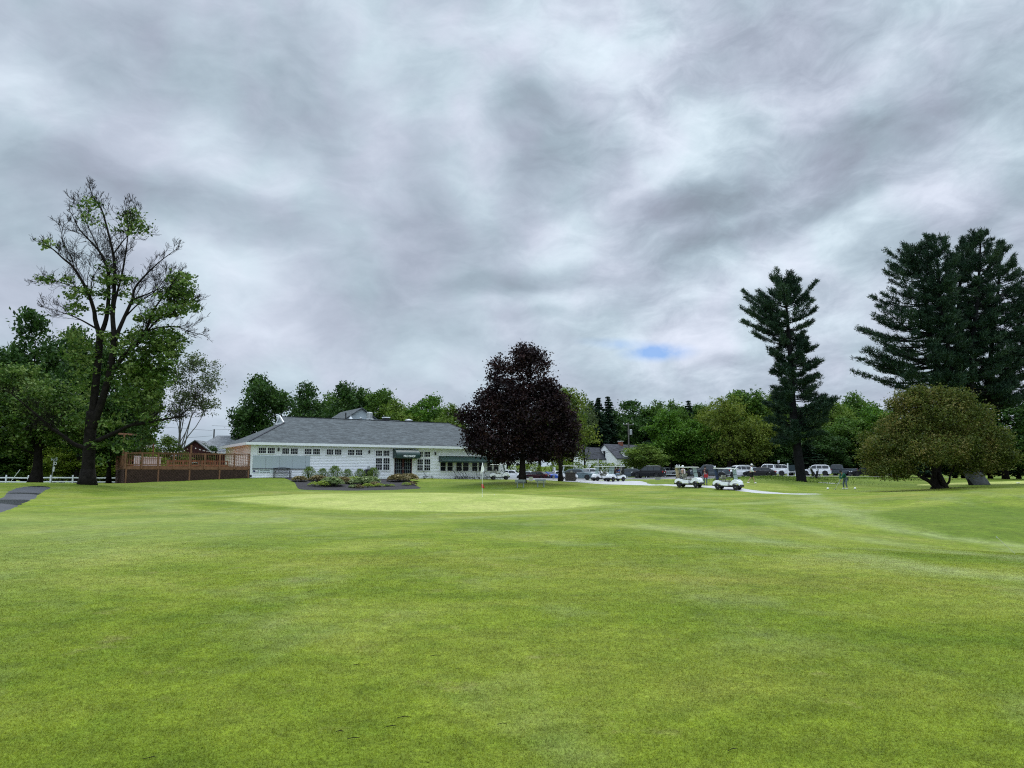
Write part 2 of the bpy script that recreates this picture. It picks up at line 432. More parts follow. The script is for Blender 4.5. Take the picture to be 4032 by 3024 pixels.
STRAW = [gp(*a) for a in [(3340,2185),(3480,2205),(3620,2235),(3850,2262),(4060,2285),(4300,2300)]]
MOW2 = [gp(*a) for a in [(2560,2075),(2750,2095),(2950,2120),(3150,2150)]]
MOW3 = catmull([(22,60),(17,46),(8,38),(0,31),(-8,30.5),(-16,36),(-20,46),(-19,56)],8,False)

ys = np.concatenate([np.arange(-40,2,4.),np.arange(2,30,.5),np.arange(30,125,.6),np.arange(125,200,3.),np.arange(200,460,12.),np.array([480,560,700,950,1300,1800.])])
xs = np.concatenate([-np.array([1800,1200,800,500,350,260,200,160,130,110,95]),np.arange(-84,84,.75),np.array([84,95,110,130,160,200,260,350,500,800,1200,1800])])
GX, GY = np.meshgrid(xs, ys); GZ = Hn(GX, GY)
nv = GX.size; nx, ny = len(xs), len(ys)
idx = np.arange(nv).reshape(ny, nx)
faces = np.stack([idx[:-1,:-1],idx[:-1,1:],idx[1:,1:],idx[1:,:-1]],-1).reshape(-1,4)

def lawn_material():
    m = bpy.data.materials.new('mown_grass'); m.use_nodes = True
    N, L = m.node_tree.nodes, m.node_tree.links
    b = N['Principled BSDF']; b.inputs['Roughness'].default_value = .85; b.inputs['Specular IOR Level'].default_value = .15
    tc = N.new('ShaderNodeTexCoord'); V = tc.outputs['Object']
    def noise(s, d=4, r=.55, sx=1, sy=1, dist=0.):
        mp = N.new('ShaderNodeMapping'); mp.inputs['Scale'].default_value = (sx,sy,1); L.new(V, mp.inputs[0])
        n = N.new('ShaderNodeTexNoise'); n.inputs['Scale'].default_value = s; n.inputs['Detail'].default_value = d; n.inputs['Roughness'].default_value = r; n.inputs['Distortion'].default_value = dist
        L.new(mp.outputs[0], n.inputs[0]); return n.outputs['Fac']
    def ramp(v, stops):
        r = N.new('ShaderNodeValToRGB'); L.new(v, r.inputs[0]); e = r.color_ramp.elements
        for i, (p, c) in enumerate(stops):
            k = e[i] if i < 2 else e.new(p)
            k.position = p; k.color = (*c, 1)
        return r.outputs[0]
    def mixc(f, a, c, mode='MIX'):
        x = N.new('ShaderNodeMix'); x.data_type = 'RGBA'; x.blend_type = mode
        if isinstance(f, float): x.inputs[0].default_value = f
        else: L.new(f, x.inputs[0])
        for i, q in ((6,a),(7,c)):
            if isinstance(q, tuple): x.inputs[i].default_value = (*q,1)
            else: L.new(q, x.inputs[i])
        return x.outputs[2]
    def sub(v, a, lo, hi):
        r = N.new('ShaderNodeMapRange'); L.new(v, r.inputs[0])
        r.inputs[1].default_value=a[0]; r.inputs[2].default_value=a[1]; r.inputs[3].default_value=lo; r.inputs[4].default_value=hi; return r.outputs[0]
    base = ramp(noise(.22,5,.6,dist=.6), [(.34,(.086,.132,.007)),(.68,(.196,.226,.036)),(.51,(.130,.174,.012))])
    base = mixc(sub(noise(.5,4,.6,1.,.6),(.52,.72),0,.6), base, (.165,.20,.070))       # pale bluish, worn
    base = mixc(sub(noise(.09,4,.6,.5,1.3),(.5,.68),0,.55), base, (.20,.19,.04))        # yellow-brown drift
    base = mixc(sub(noise(1.6,5,.65),(.52,.75),0,.4), base, (.080,.145,.008))            # lush spots
    base = mixc(sub(noise(1.1,5,.7),(.6,.74),0,.6), base, (.21,.19,.07))                # straw spots
    tint = N.new('ShaderNodeAttribute'); tint.attribute_name = 'turf'
    st = N.new('ShaderNodeSeparateColor'); L.new(tint.outputs['Color'], st.inputs[0])
    def mulf(a, c):
        k = N.new('ShaderNodeMath'); k.operation='MULTIPLY'; L.new(a,k.inputs[0])
        if isinstance(c,float): k.inputs[1].default_value=c
        else: L.new(c,k.inputs[1])
        return k.outputs[0]
    rn = sub(noise(.9,4,.6),(.3,.7),.55,1.)
    base = mixc(mulf(mulf(st.outputs[0], rn),.95), base, (.072,.118,.006))     # longer grass, darkened further as painted slope shade
    base = mixc(mulf(mulf(st.outputs[1], rn),.8), base, (.22,.26,.10))    # pale mown bands
    base = mixc(st.outputs[2], base, ramp(noise(.35,4,.6,1,.5), [(.35,(.225,.270,.055)),(.65,(.31,.330,.095))]))
    g2 = sub(noise(2.4,4,.6),(.36,.64),.86,1.13)
    base = mixc(1.0, base, g2, 'MULTIPLY')
    fine = sub(noise(26,4,.7),(.3,.7),.68,1.32)
    fine2 = sub(noise(85,3,.7),(.25,.75),.62,1.38)
    fine3 = sub(noise(6,4,.7),(.3,.7),.8,1.18)
    g = mixc(1.0, base, fine, 'MULTIPLY'); g = mixc(1.0, g, fine2, 'MULTIPLY'); g = mixc(1.0, g, fine3, 'MULTIPLY')
    L.new(g, b.inputs['Base Color'])
    bp = N.new('ShaderNodeBump'); bp.inputs['Strength'].default_value = .45; bp.inputs['Distance'].default_value = .03
    ad = N.new('ShaderNodeMath'); ad.operation='ADD'; L.new(noise(40,5,.7),ad.inputs[0]); L.new(noise(7,4,.6),ad.inputs[1])
    L.new(ad.outputs[0], bp.inputs['Height']); L.new(bp.outputs[0], b.inputs['Normal'])
    return m
M_LAWN = lawn_material()
lawn_me = np_mesh('lawn', np.stack([GX.ravel(),GY.ravel(),GZ.ravel()],1), faces, M_LAWN, True)
def set_turf(me, x, y):
    rough = smooth((.4 - np.where(inpoly(x,y,ROUGH), -polydist(x,y,ROUGH), polydist(x,y,ROUGH)))/.8)
    # uncut banks: in front of club house, around the pine, behind the tees (there the dark also stands in for shade)
    bank = smooth((y-60)/6)*smooth((86-y)/4)*smooth((2-x)/6)*smooth((x+33)/4)*.8
    bank = np.maximum(bank, smooth((y-70)/6)*smooth((108-y)/5)*smooth((x-12)/5)*.7)
    bank = np.maximum(bank, smooth((y-55)/6)*smooth((-22-x)/6)*.75)
    bank = np.maximum(bank, smooth((y-105)/12)*.9)
    r = np.maximum(rough, bank)
    band = np.zeros_like(x)
    for pl, w, a in ((MOW1,.85,1.),(MOW2,1.5,.8),(MOW3,1.6,.45),(MOW4,.6,.7),(MOW5,.8,.7),(STRAW,.9,.9)):
        band = np.maximum(band, a*smooth(1-polydist(x,y,pl,False)/w))
    band = np.maximum(band, .35*smooth((38-y)/10)*smooth((y-2)/3)*smooth((-4-x)/6))
    c = np.stack([r, band, smooth((1.0+np.where(inpoly(x,y,GREEN),polydist(x,y,GREEN),-polydist(x,y,GREEN)))/1.1)*(r*0+1), np.ones_like(r)],1).astype(np.float32)
    at = me.color_attributes.new('turf','FLOAT_COLOR','POINT'); at.data.foreach_set('color', c.ravel())
set_turf(lawn_me, GX.ravel(), GY.ravel())
lawn = link(bpy.data.objects.new('lawn', lawn_me)); tag(lawn, kind='structure')

def sheet(name, outline, lift, material, step=.5):
    """ground sheet inside an outline, draped on the terrain (Delaunay triangulation of outline + grid points)"""
    from mathutils.geometry import delaunay_2d_cdt
    a = np.array(outline); x0,y0 = a.min(0); x1,y1 = a.max(0)
    gx, gy = np.meshgrid(np.arange(x0,x1,step), np.arange(y0,y1,step)); gx=gx.ravel(); gy=gy.ravel()
    ok = inpoly(gx,gy,outline) & (polydist(gx,gy,outline) > step*.5)
    pts = [Vector(p) for p in outline] + [Vector((p,q)) for p,q in zip(gx[ok],gy[ok])]
    n = len(outline)
    vs,_,fs,_,_,_ = delaunay_2d_cdt(pts, [], [list(range(n))], 1, 1e-6)
    X = np.array([v.x for v in vs]); Y = np.array([v.y for v in vs]); Z = Hn(X,Y)
    edge = smooth(polydist(X,Y,outline)/.35)
    Z = Z + lift*(.05+.95*edge) - .01*(1-edge)
    fs2 = [f if (vs[f[1]]-vs[f[0]]).cross(vs[f[2]]-vs[f[0]]) > 0 else f[::-1] for f in fs]
    me = np_mesh(name, np.stack([X,Y,Z],1), fs2, material, True)
    o = link(bpy.data.objects.new(name, me)); tag(o, kind='structure'); return o

M_GREEN = mat('putting_turf', (.29,.325,.085), .8, var=.16, scale=.5, bump=.3, bscale=30, spec=.15)
gs = sheet('putting_green', GREEN, .035, M_LAWN, .5)
for _o in (gs,): set_turf(_o.data, *np.array([v.co[:2] for v in _o.data.vertices]).T)
gs = sheet('practice_green', catmull([gxy(3600,84),gxy(3800,80.5),gxy(4120,80.5),gxy(4350,88),gxy(4100,93),gxy(3800,92)],6), .04, M_GREEN, 1.0)
M_MULCH = mat('dark_mulch', (.020,.018,.020), .95, var=.6, scale=9, bump=1.0, bscale=14)
sheet('mulch_bed', BED, .05, M_MULCH, .5)

def asphalt(name, c, wet):
    m = mat(name, c, .85, var=.18, scale=1.2, bump=.25, bscale=60)
    if wet:
        N, L = m.node_tree.nodes, m.node_tree.links; b = N['Principled BSDF']
        tc = N.new('ShaderNodeTexCoord')
        n = N.new('ShaderNodeTexNoise'); n.inputs['Scale'].default_value = .16; n.inputs['Detail'].default_value = 2; L.new(tc.outputs['Object'], n.inputs[0])
        r = N.new('ShaderNodeMapRange'); r.interpolation_type='SMOOTHSTEP'; L.new(n.outputs['Fac'], r.inputs[0]); r.inputs[1].default_value=.47; r.inputs[2].default_value=.54
        mx = N.new('ShaderNodeMix'); mx.data_type='RGBA'; L.new(r.outputs[0], mx.inputs[0])
        src = b.inputs['Base Color'].links[0].from_socket; L.new(src, mx.inputs[6]); mx.inputs[7].default_value=(.016,.018,.02,1); L.new(mx.outputs[2], b.inputs['Base Color'])
        r2 = N.new('ShaderNodeMapRange'); L.new(r.outputs[0], r2.inputs[0]); r2.inputs[3].default_value=.85; r2.inputs[4].default_value=.25; L.new(r2.outputs[0], b.inputs['Roughness'])
    return m
M_ASPH = asphalt('damp_asphalt', (.05,.053,.06), True)
M_LOT = asphalt('lot_asphalt', (.16,.16,.165), False)
M_PALE = mat('pale_concrete', (.36,.36,.365), .8, var=.12, scale=1.5, bump=.15)
sheet('service_path', catmull([*[gp(*a) for a in [(-300,2090),(-120,2055),(0,2022),(70,1998),(130,1968),(170,1942),(205,1919),(125,1914),(60,1922),(22,1938),(-5,1962),(-150,1990),(-350,2020)]]],6), .03, M_ASPH, .6)
def ribbon(center, widths):
    c = [Vector(p) for p in center]; l, r = [], []
    for i, p in enumerate(c):
        d = (c[min(i+1,len(c)-1)]-c[max(i-1,0)]).normalized(); nrm = Vector((-d.y,d.x)); w = widths[i]/2 if hasattr(widths,'__len__') else widths/2
        l.append(tuple(p+nrm*w)); r.append(tuple(p-nrm*w))
    return l + r[::-1]
cl = catmull([gxy(3200,56.5),gxy(3050,60.5),gxy(2870,66.3),gxy(2700,71.2),gxy(2600,76),gxy(2500,84)],6,False)
sheet('cart_path', ribbon(cl, 2.2), .03, M_PALE, .6)
sheet('cart_apron', catmull([gxy(2560,79),gxy(2420,80.5),gxy(2250,86),gxy(2080,92),gxy(1990,96),gxy(2050,101),gxy(2300,101),gxy(2500,98),gxy(2540,90)],6), .022, M_PALE, .8)
sheet('tee_path', ribbon([gxy(3245,88),gxy(3290,85),gxy(3345,84)],2.2), .03, M_PALE, .5)
sheet('parking_lot', catmull([gxy(1980,101),gxy(2300,102.5),gxy(2560,108),gxy(2800,109),gxy(2960,112),gxy(3060,116),gxy(3300,118),gxy(3650,116),gxy(3750,135),gxy(3300,140),gxy(2700,136),gxy(2320,132),gxy(2260,146),gxy(1960,146)],6), .03, M_LOT, 1.5)

# ------------------------------------------------------------------ near turf blades (uncountable)
def blades():
    rng = np.random.default_rng(5)
    n = 1000000
    u = rng.random(n); D = 3.2*(26/3.2)**u           # density falls with distance
    x = (rng.random(n)*2-1)*(D*.80+1.2)
    z = Hn(x, D)
    a = rng.random(n)*2*np.pi; h = (rng.gamma(4,1,n)/4*.011+.003)*np.clip((27-D)/12,.12,1); w = .00032*D+.0007
    lean = rng.normal(0,.9,(n,2))*h[:,None]
    dx, dy = np.cos(a)*w, np.sin(a)*w
    base = np.stack([x,D,z-.002],1)
    v0 = base + np.stack([dx,dy,0*x],1); v1 = base - np.stack([dx,dy,0*x],1)
    v2 = base + np.stack([lean[:,0],lean[:,1],h],1)
    V = np.stack([v0,v1,v2],1).reshape(-1,3); F = np.arange(3*n).reshape(-1,3)
    me = np_mesh('grass', V, F, M_BLADE)
    set_turf(me, np.repeat(x,3), np.repeat(D,3))
    o = link(bpy.data.objects.new('grass', me)); tag(o, 'short mown grass blades of the fairway in the foreground', 'grass', kind='stuff')
def blade_material():
    m = M_LAWN.copy(); m.name = 'grass_blade'
    N, L = m.node_tree.nodes, m.node_tree.links; b = N['Principled BSDF']
    for l in list(b.inputs['Normal'].links): L.remove(l)
    src = b.inputs['Base Color'].links[0].from_socket
    geo = N.new('ShaderNodeNewGeometry')
    r = N.new('ShaderNodeValToRGB'); L.new(geo.outputs['Random Per Island'], r.inputs[0]); e = r.color_ramp.elements
    e[0].color=(1.25,1.2,1.1,1); e[1].color=(2.5,2.05,3.2,1); k=e.new(.6); k.color=(1.65,1.52,1.6,1)
    mx = N.new('ShaderNodeMix'); mx.data_type='RGBA'; mx.blend_type='MULTIPLY'; mx.inputs[0].default_value=1; L.new(src,mx.inputs[6]); L.new(r.outputs[0],mx.inputs[7]); L.new(mx.outputs[2], b.inputs['Base Color'])
    b.inputs['Roughness'].default_value=.6
    tr = N.new('ShaderNodeBsdfTranslucent'); L.new(mx.outputs[2], tr.inputs[0])
    ms = N.new('ShaderNodeMixShader'); ms.inputs[0].default_value=.5; L.new(b.outputs[0],ms.inputs[1]); L.new(tr.outputs[0],ms.inputs[2]); L.new(ms.outputs[0],N['Material Output'].inputs[0])
    return m
M_BLADE = blade_material()
blades()
# ------------------------------------------------------------------ shared materials
M_WHITE = mat('white_paint', (.78,.80,.82), .55, var=.04, scale=3)
M_SIDING = mat('white_clapboard', (.80,.82,.85), .6, var=.04, scale=1.2)
M_CREAM = mat('cream_clapboard', (.92,.86,.76), .6, var=.05, scale=1.2)
M_PANEL = mat('grey_panel', (.38,.44,.47), .5, var=.04, scale=.8)
M_DARK = mat('black_metal', (.012,.013,.015), .45, var=.3)
M_PLASTIC = mat('black_plastic', (.018,.019,.021), .6, var=.3)
M_CANVAS = mat('green_canvas', (.008,.034,.028), .42, var=.25, scale=2, bump=.2, spec=.6)
M_PANE = glass('window_glass', (.008,.010,.015), .15, spec=.1)
M_STEEL = mat('galvanised_steel', (.42,.44,.45), .45, metal=.6, var=.15)
M_RED = mat('dark_red_door', (.06,.008,.008), .5)
M_NAVY = mat('navy_print', (.01,.012,.09), .5)
M_GREYTXT = mat('grey_lettering', (.16,.19,.18), .6)
M_CONC = mat('concrete', (.32,.32,.30), .9, var=.15, scale=3, bump=.3)
M_BRICK = mat('brick', (.22,.08,.05), .9, var=.3, scale=9)
def shingles(name, c):
    m = bpy.data.materials.new(name); m.use_nodes = True
    N, L = m.node_tree.nodes, m.node_tree.links; b = N['Principled BSDF']; b.inputs['Roughness'].default_value=.9; b.inputs['Specular IOR Level'].default_value=.2
    tc = N.new('ShaderNodeTexCoord'); mp = N.new('ShaderNodeMapping'); L.new(tc.outputs['Object'], mp.inputs[0])
    mp.inputs['Scale'].default_value=(1,1,1)
    br = N.new('ShaderNodeTexBrick'); br.inputs['Scale'].default_value=1.0
    # use x + y along the slope, z up the slope
    sp = N.new('ShaderNodeSeparateXYZ'); L.new(tc.outputs['Object'], sp.inputs[0])
    ad = N.new('ShaderNodeMath'); ad.operation='ADD'; L.new(sp.outputs[0], ad.inputs[0]); L.new(sp.outputs[1], ad.inputs[1])
    cb = N.new('ShaderNodeCombineXYZ'); L.new(ad.outputs[0], cb.inputs[0]); L.new(sp.outputs[2], cb.inputs[1]); L.new(cb.outputs[0], br.inputs[0])
    br.inputs['Brick Width'].default_value=.55; br.inputs['Row Height'].default_value=.075; br.inputs['Mortar Size'].default_value=.006
    c = np.array(c)
    br.inputs['Color1'].default_value=(*(c*.7),1); br.inputs['Color2'].default_value=(*(c*1.3),1); br.inputs['Mortar'].default_value=(*(c*.5),1)
    n = N.new('ShaderNodeTexNoise'); n.inputs['Scale'].default_value=3.2; n.inputs['Detail'].default_value=8; n.inputs['Roughness'].default_value=.75; L.new(tc.outputs['Object'], n.inputs[0])
    r = N.new('ShaderNodeMapRange'); L.new(n.outputs['Fac'], r.inputs[0]); r.inputs[1].default_value=.3; r.inputs[2].default_value=.7; r.inputs[3].default_value=.6; r.inputs[4].default_value=1.4
    mx = N.new('ShaderNodeMix'); mx.data_type='RGBA'; mx.blend_type='MULTIPLY'; mx.inputs[0].default_value=1; L.new(br.outputs[0], mx.inputs[6]); L.new(r.outputs[0], mx.inputs[7])
    L.new(mx.outputs[2], b.inputs['Base Color']); return m
M_ROOF = shingles('grey_shingles', (.074,.085,.090))
M_ROOF2 = shingles('slate_shingles', (.055,.058,.068))

# ------------------------------------------------------------------ club house
ANG = R(31.0)
CU = Vector((math.cos(ANG), math.sin(ANG), 0)); CV = Vector((-math.sin(ANG), math.cos(ANG), 0))
c0 = P(985, 1882, 79)
CZ = 1.35
CO = Vector((c0.x, c0.y, CZ))
def wall(px, py, off=0.0):
    """local (s, z) where the sight line through (px,py) meets the front wall (off metres in front of it)"""
    d = direction(px, py); o = Vector((0,0,EYE)); n = CV
    t = (CO - CV*off - o).dot(n) / d.dot(n); q = o + d*t - CO
    return q.dot(CU), q.z
LEN = 30.0; DEP = 13.0
EAVE = 3.72
club = empty('clubhouse', CO, ANG, 'long white clapboard clubhouse with a grey hipped roof and green awnings', 'building')
def siding(name, length, z0, z1, material, parent, course=.165):
    """lapped clapboards along x, face at y=0 looking to -y"""
    n = int(math.ceil((z1-z0)/course)); prof = []
    for i in range(n):
        a = z0 + i*course; b_ = min(a+course, z1)
        prof += [(-.050, a), (-.012, b_)]
    mb = MB(); k = len(prof)
    for x in (0, length):
        for y, z in prof: mb.v.append((x, y, z))
    for i in range(k-1): mb.f.append((i, i+1, k+i+1, k+i))
    b = len(mb.v); mb.v += [(0,.1,z0),(length,.1,z0),(length,.1,z1),(0,.1,z1)]; mb.f.append((b,b+3,b+2,b+1))
    mb.f.append((b+3, k-1, 2*k-1, b+2)); mb.f.append((b+3,b)+tuple(range(k))); mb.f.append((b+2,b+1)+tuple(range(k,2*k)))
    me = bpy.data.meshes.new(name); me.from_pydata(mb.v, [], mb.f); me.materials.append(material)
    return link(bpy.data.objects.new(name, me), parent)
fw = siding('wall', LEN, -.5, EAVE+.02, M_SIDING, club)
sw = siding('wall', DEP, -.5, EAVE+.02, M_CREAM, club); sw.rotation_euler=(0,0,R(-90)); sw.location=(0,DEP,0); sw['label']='cream clapboard side wall'
rw = siding('wall', DEP, -.5, EAVE+.02, M_SIDING, club); rw.rotation_euler=(0,0,R(90)); rw.location=(LEN,0,0)
bw = siding('wall', LEN, -.5, EAVE+.02, M_SIDING, club); bw.rotation_euler=(0,0,R(180)); bw.location=(LEN,DEP,0)
mb = MB()
for x,y in ((-.05,-.05),(LEN-.13,-.05),(-.05,DEP-.13),(LEN-.13,DEP-.13)): MB().box(x,x+.18,y,y+.18,-.5,EAVE).build('corner_trim', M_WHITE, club)
# roof: hip with a small gablet at the left ridge end
OV = .5; H0 = EAVE; RZ = P(1104,1640,87).z - CZ
RL = 4.75; RR = 25.6; HW = DEP/2
sl = (RZ-H0)/(HW+OV)
GB = 1.75   # gablet length back to where the left hip plane begins
zh = H0 + sl*(HW+OV)*(1) ; 
hx = RL+GB  # virtual hip apex
# gablet base height: hip plane (rising from the left eave to the virtual apex) at x=RL
zg = H0 + (RZ-H0)*(RL+OV)/(hx+OV)
gw = (RZ-zg)/sl
mb = MB()
A=(-OV,-OV,H0);B=(LEN+OV,-OV,H0);C_=(LEN+OV,DEP+OV,H0);D_=(-OV,DEP+OV,H0)
r1=(RL-.25,HW,RZ);r2=(RR,HW,RZ);g1=(RL-.25,HW-gw,zg);g2=(RL-.25,HW+gw,zg)
mb.add([A,B,C_,D_,r1,r2,g1,g2],[(0,1,5,4,6),(1,2,5),(2,3,7,4,5),(3,0,6,7)])
th=.09
mb.add([(p[0],p[1],p[2]-th) for p in (A,B,C_,D_)],[(0,1,2,3)])
mb.add([A,B,C_,D_]+[(p[0],p[1],p[2]-th) for p in (A,B,C_,D_)],[(0,1,5,4),(1,2,6,5),(2,3,7,6),(3,0,4,7)])
roof = mb.build('roof', M_ROOF, club)
mb = MB(); mb.bar(r1,(r2[0],r2[1],r2[2]),.3,.05); mb.bar((A[0],A[1],A[2]+.02),(g1[0],g1[1],g1[2]+.03),.22,.04); mb.bar(r2,(B[0],B[1],B[2]+.03),.22,.04)
mb.build('ridge_cap', M_ROOF2, roof)
mb = MB(); x=RL-.30
mb.add([(x,HW-gw*.86,zg+.05),(x,HW+gw*.86,zg+.05),(x,HW,RZ-.12),(x+.06,HW-gw*.86,zg+.05),(x+.06,HW+gw*.86,zg+.05),(x+.06,HW,RZ-.12)],[(0,1,2),(3,5,4),(0,3,4,1),(1,4,5,2),(2,5,3,0)])
gl_ = mb.build('gable_vent', M_PANEL, club)
mb = MB(); mb.bar((x-.04,HW-gw,zg-.02),(x-.04,HW,RZ-.02),.10,.22); mb.bar((x-.04,HW+gw,zg-.02),(x-.04,HW,RZ-.02),.10,.22); mb.bar((x-.04,HW-gw,zg),(x-.04,HW+gw,zg),.1,.14)
mb.build('vent_trim', M_WHITE, gl_)
mb = MB()   # fascia and gutter
mb.box(-OV-.03,LEN+OV+.03,-OV-.14,-OV-.001,H0-.28,H0-.01); mb.box(-OV-.14,-OV-.031,-OV-.14,DEP+OV+.14,H0-.28,H0-.01); mb.box(LEN+OV+.031,LEN+OV+.14,-OV-.14,DEP+OV+.14,H0-.28,H0-.01)
mb.box(-OV-.0,LEN+OV,-OV+.003,-.04,H0-.26,H0-.2); mb.box(-OV,-.04,-.039,DEP+OV,H0-.26,H0-.2)
mb.build('fascia', M_WHITE, club)

def window(x0,x1,z0,z1,nx,nz,parent=club,y=-.07,fr=.085,mid=None):
    mb=MB(); mb.box(x0-fr,x1+fr,y-.045,y+.03,z1,z1+fr); mb.box(x0-fr,x1+fr,y-.05,y+.03,z0-fr,z0); mb.box(x0-fr,x0,y-.045,y+.03,z0,z1); mb.box(x1,x1+fr,y-.045,y+.03,z0,z1)
    t=.010
    for i in range(1,nx): c=x0+(x1-x0)*i/nx; mb.box(c-t,c+t,y-.035,y+.0,z0,z1)
    for i in range(1,nz):
        c=z0+(z1-z0)*i/nz; tt = .035 if mid==i else t
        mb.box(x0,x1,y-.037,y+.0,c-tt,c+tt)
    w=mb.build('window', M_WHITE, parent)
    MB().box(x0,x1,y-.02,y+.02,z0,z1).build('pane', M_PANE, w); return w
c3=lambda x,y:(900+x/3.687,1580+y/3.687)
c4=lambda x,y:(1400+x/3.687,1640+y/3.687)
for (a,b_,yt,yb) in [(435,538,672,755),(567,666,674,757),(777,872,682,765),(900,998,684,767),(1103,1198,690,770),(1224,1320,692,772),(1422,1514,698,776),(1540,1633,699,777),(1731,1820,706,782),(1845,1934,707,783)]:
    s0,z1=wall(*c3(a,yt)); s1,z0=wall(*c3(b_,yb)); window(s0,s1,z0,z1,4,2)
for grp in [[(290,378),(400,486)],[(893,970),(994,1077)]]:
    rows=[(495,572),(605,775)] if grp[0][0]==290 else [(512,587),(620,785)]
    for a,b_ in grp:
        for i,(yt,yb) in enumerate(rows):
            s0,z1=wall(*c4(a,yt)); s1,z0=wall(*c4(b_,yb)); window(s0,s1,z0,z1,4 if i==0 else 3,2 if i==0 else 4,mid=None if i==0 else 2)
for a,b_ in [(1227,1302),(1328,1404),(1458,1535),(1556,1634),(1687,1760),(1784,1856),(1905,1975),(2000,2068)]:
    s0,z1=wall(*c4(a,655)); s1,z0=wall(*c4(b_,790)); window(s0,s1,z0,z1,1,2)
# double glazed doors
s0,z1=wall(*c4(560,600)); s1,z0=wall(*c4(812,905)); z0=-.02
mb=MB(); mb.box(s0-.14,s0,-.10,-.02,z0,z1+.12); mb.box(s1,s1+.14,-.10,-.02,z0,z1+.12); mb.box(s0,s1,-.10,-.02,z1,z1+.12)
mb.build('door_frame', M_WHITE, club)
sm=(s0+s1)/2
for a,b_ in ((s0,sm-.01),(sm+.01,s1)):
    mb=MB(); w=.10
    mb.box(a,a+w,-.07,-.02,z0,z1); mb.box(b_-w,b_,-.07,-.02,z0,z1); mb.box(a+w,b_-w,-.07,-.02,z0,z0+.22); mb.box(a+w,b_-w,-.07,-.02,z1-.12,z1)
    d=mb.build('door', M_RED, club)
    MB().box(a+w,b_-w,-.05,-.025,z0+.22,z1-.12).build('pane', M_PANE, d)
    mb=MB()
    for i in range(1,4): c=a+w+(b_-a-2*w)*i/4; mb.box(c-.008,c+.008,-.062,-.051,z0+.22,z1-.12)
    for i in range(1,5): c=z0+.22+(z1-z0-.34)*i/5; mb.box(a+w,b_-w,-.064,-.0515,c-.008,c+.008)
    mb.build('glazing_bar', M_PANEL, d)
    hx_= b_-.05 if a<sm-.5 else a+.05
    MB().tube([(hx_,-.08,.95),(hx_,-.13,.98),(hx_,-.13,1.22),(hx_,-.08,1.25)],.018).build('handle', M_STEEL, d)
# barrel awning over the doors
s0,zt=wall(*c4(540,475)); s1,zb=wall(*c4(880,618),.0)
aw_d=1.15
def awning(s0,s1,zt,zb,depth,round_=True):
    prof=[]
    if round_:
        for i in range(9):
            a=math.pi/2*i/8; prof.append((-depth*(.25+.75*math.sin(a)) if i else -.25*depth, zb+.28+(zt-zb-.28)*math.cos(a)))
        prof=[(-.03,zt)]+prof+[(-depth,zb)]
    else: prof=[(-.03,zt),(-depth,zb+.17),(-depth,zb)]
    mb=MB(); k=len(prof)
    inner=[(y+.03,z-.03) for y,z in prof]
    for x in (s0,s1):
        for y,z in prof+inner[::-1]: mb.v.append((x,y,z))
    m_=2*k
    for i in range(m_): j=(i+1)%m_; mb.f.append((i,j,m_+j,m_+i))
    for x,o in ((s0,0),(s1,m_)):
        for i in range(k-1): mb.f.append((o+i,o+i+1,o+m_-2-i,o+m_-1-i))
    # side cheeks
    for x in (s0,s1-.02):
        b=len(mb.v); poly=prof+[(-.03,zb)]
        for xx in (x,x+.02):
            for y,z in poly: mb.v.append((xx,y,z))
        q=len(poly); mb.f.append(tuple(b+i for i in range(q))); mb.f.append(tuple(b+q+i for i in reversed(range(q))))
        for i in range(q): j=(i+1)%q; mb.f.append((b+i,b+j,b+q+j,b+q+i))
    return mb.build('awning', M_CANVAS, club)
a1=awning(s0,s1,zt,zb+.05,aw_d)
tx=text_mesh('PRO SHOP', .30, 'lettering', M_WHITE, a1, ((s0+s1)/2+.12,-aw_d-.02,zb+.28),(R(90),0,0),bold=.012)
s0,zt=wall(*c4(1206,572)); s1,zb=wall(*c4(2095,668)); s1=min(s1,LEN+.1)
a2=awning(s0,s1,zt,zb-.05,1.0,False)
# wall panels
s0,z1=wall(*c3(335,785)); s1,z0=wall(*c3(1178,978)); s0=.18
xsx=[wall(*c3(x,900))[0] for x in (536,735,920,1112)]
xsx=[s0]+xsx+[s1]
z1a=z1
for i in range(5):
    b=MB().box(xsx[i]+.015,xsx[i+1]-.015,-.09,-.03,z0,z1).build('wall_panel', M_PANEL, club)
MB().box(s0-.02,s1+.02,-.13,-.091+.061,z0-.07,z0-.004).build('panel_ledge', M_DARK, club)
# sponsor banner
s1b,_=wall(*c3(650,1000)); _,zt=wall(*c3(400,988)); _,zb_=wall(*c3(400,1040))
ban=MB().box(.2,s1b,-.075,-.045,zb_,zt).build('banner', mat('pale_banner',(.55,.62,.63),.5), club)
MB().box(.26,.26+.55,-.082,-.076,zb_+.07,zt-.05).build('emblem', M_NAVY, ban)
mb=MB(); mb.add([(.42,-.0845,zb_+.14),(.79,-.0845,zb_+.13),(.79,-.0845,zb_+.2),(.55,-.0845,zb_+.24)],[(0,1,2,3)]); mb.add([(.3,-.0845,zt-.08),(.78,-.0845,zt-.08),(.78,-.0845,zt-.13),(.5,-.0845,zt-.15)],[(0,1,2,3)])
mb.build('emblem_mark', M_WHITE, ban)
for row,words in ((.12,(.26,.62,.34,.44)),(.30,(.20,.34,.30,.26,.50))):   # two lines of small print, too small to read
    x=.95
    for w_ in words:
        if x+w_ > s1b-.1: break
        MB().box(x,x+w_,-.080,-.076,zt-row-.035,zt-row+.035).build('small_print', M_GREYTXT, ban); x+=w_+.07
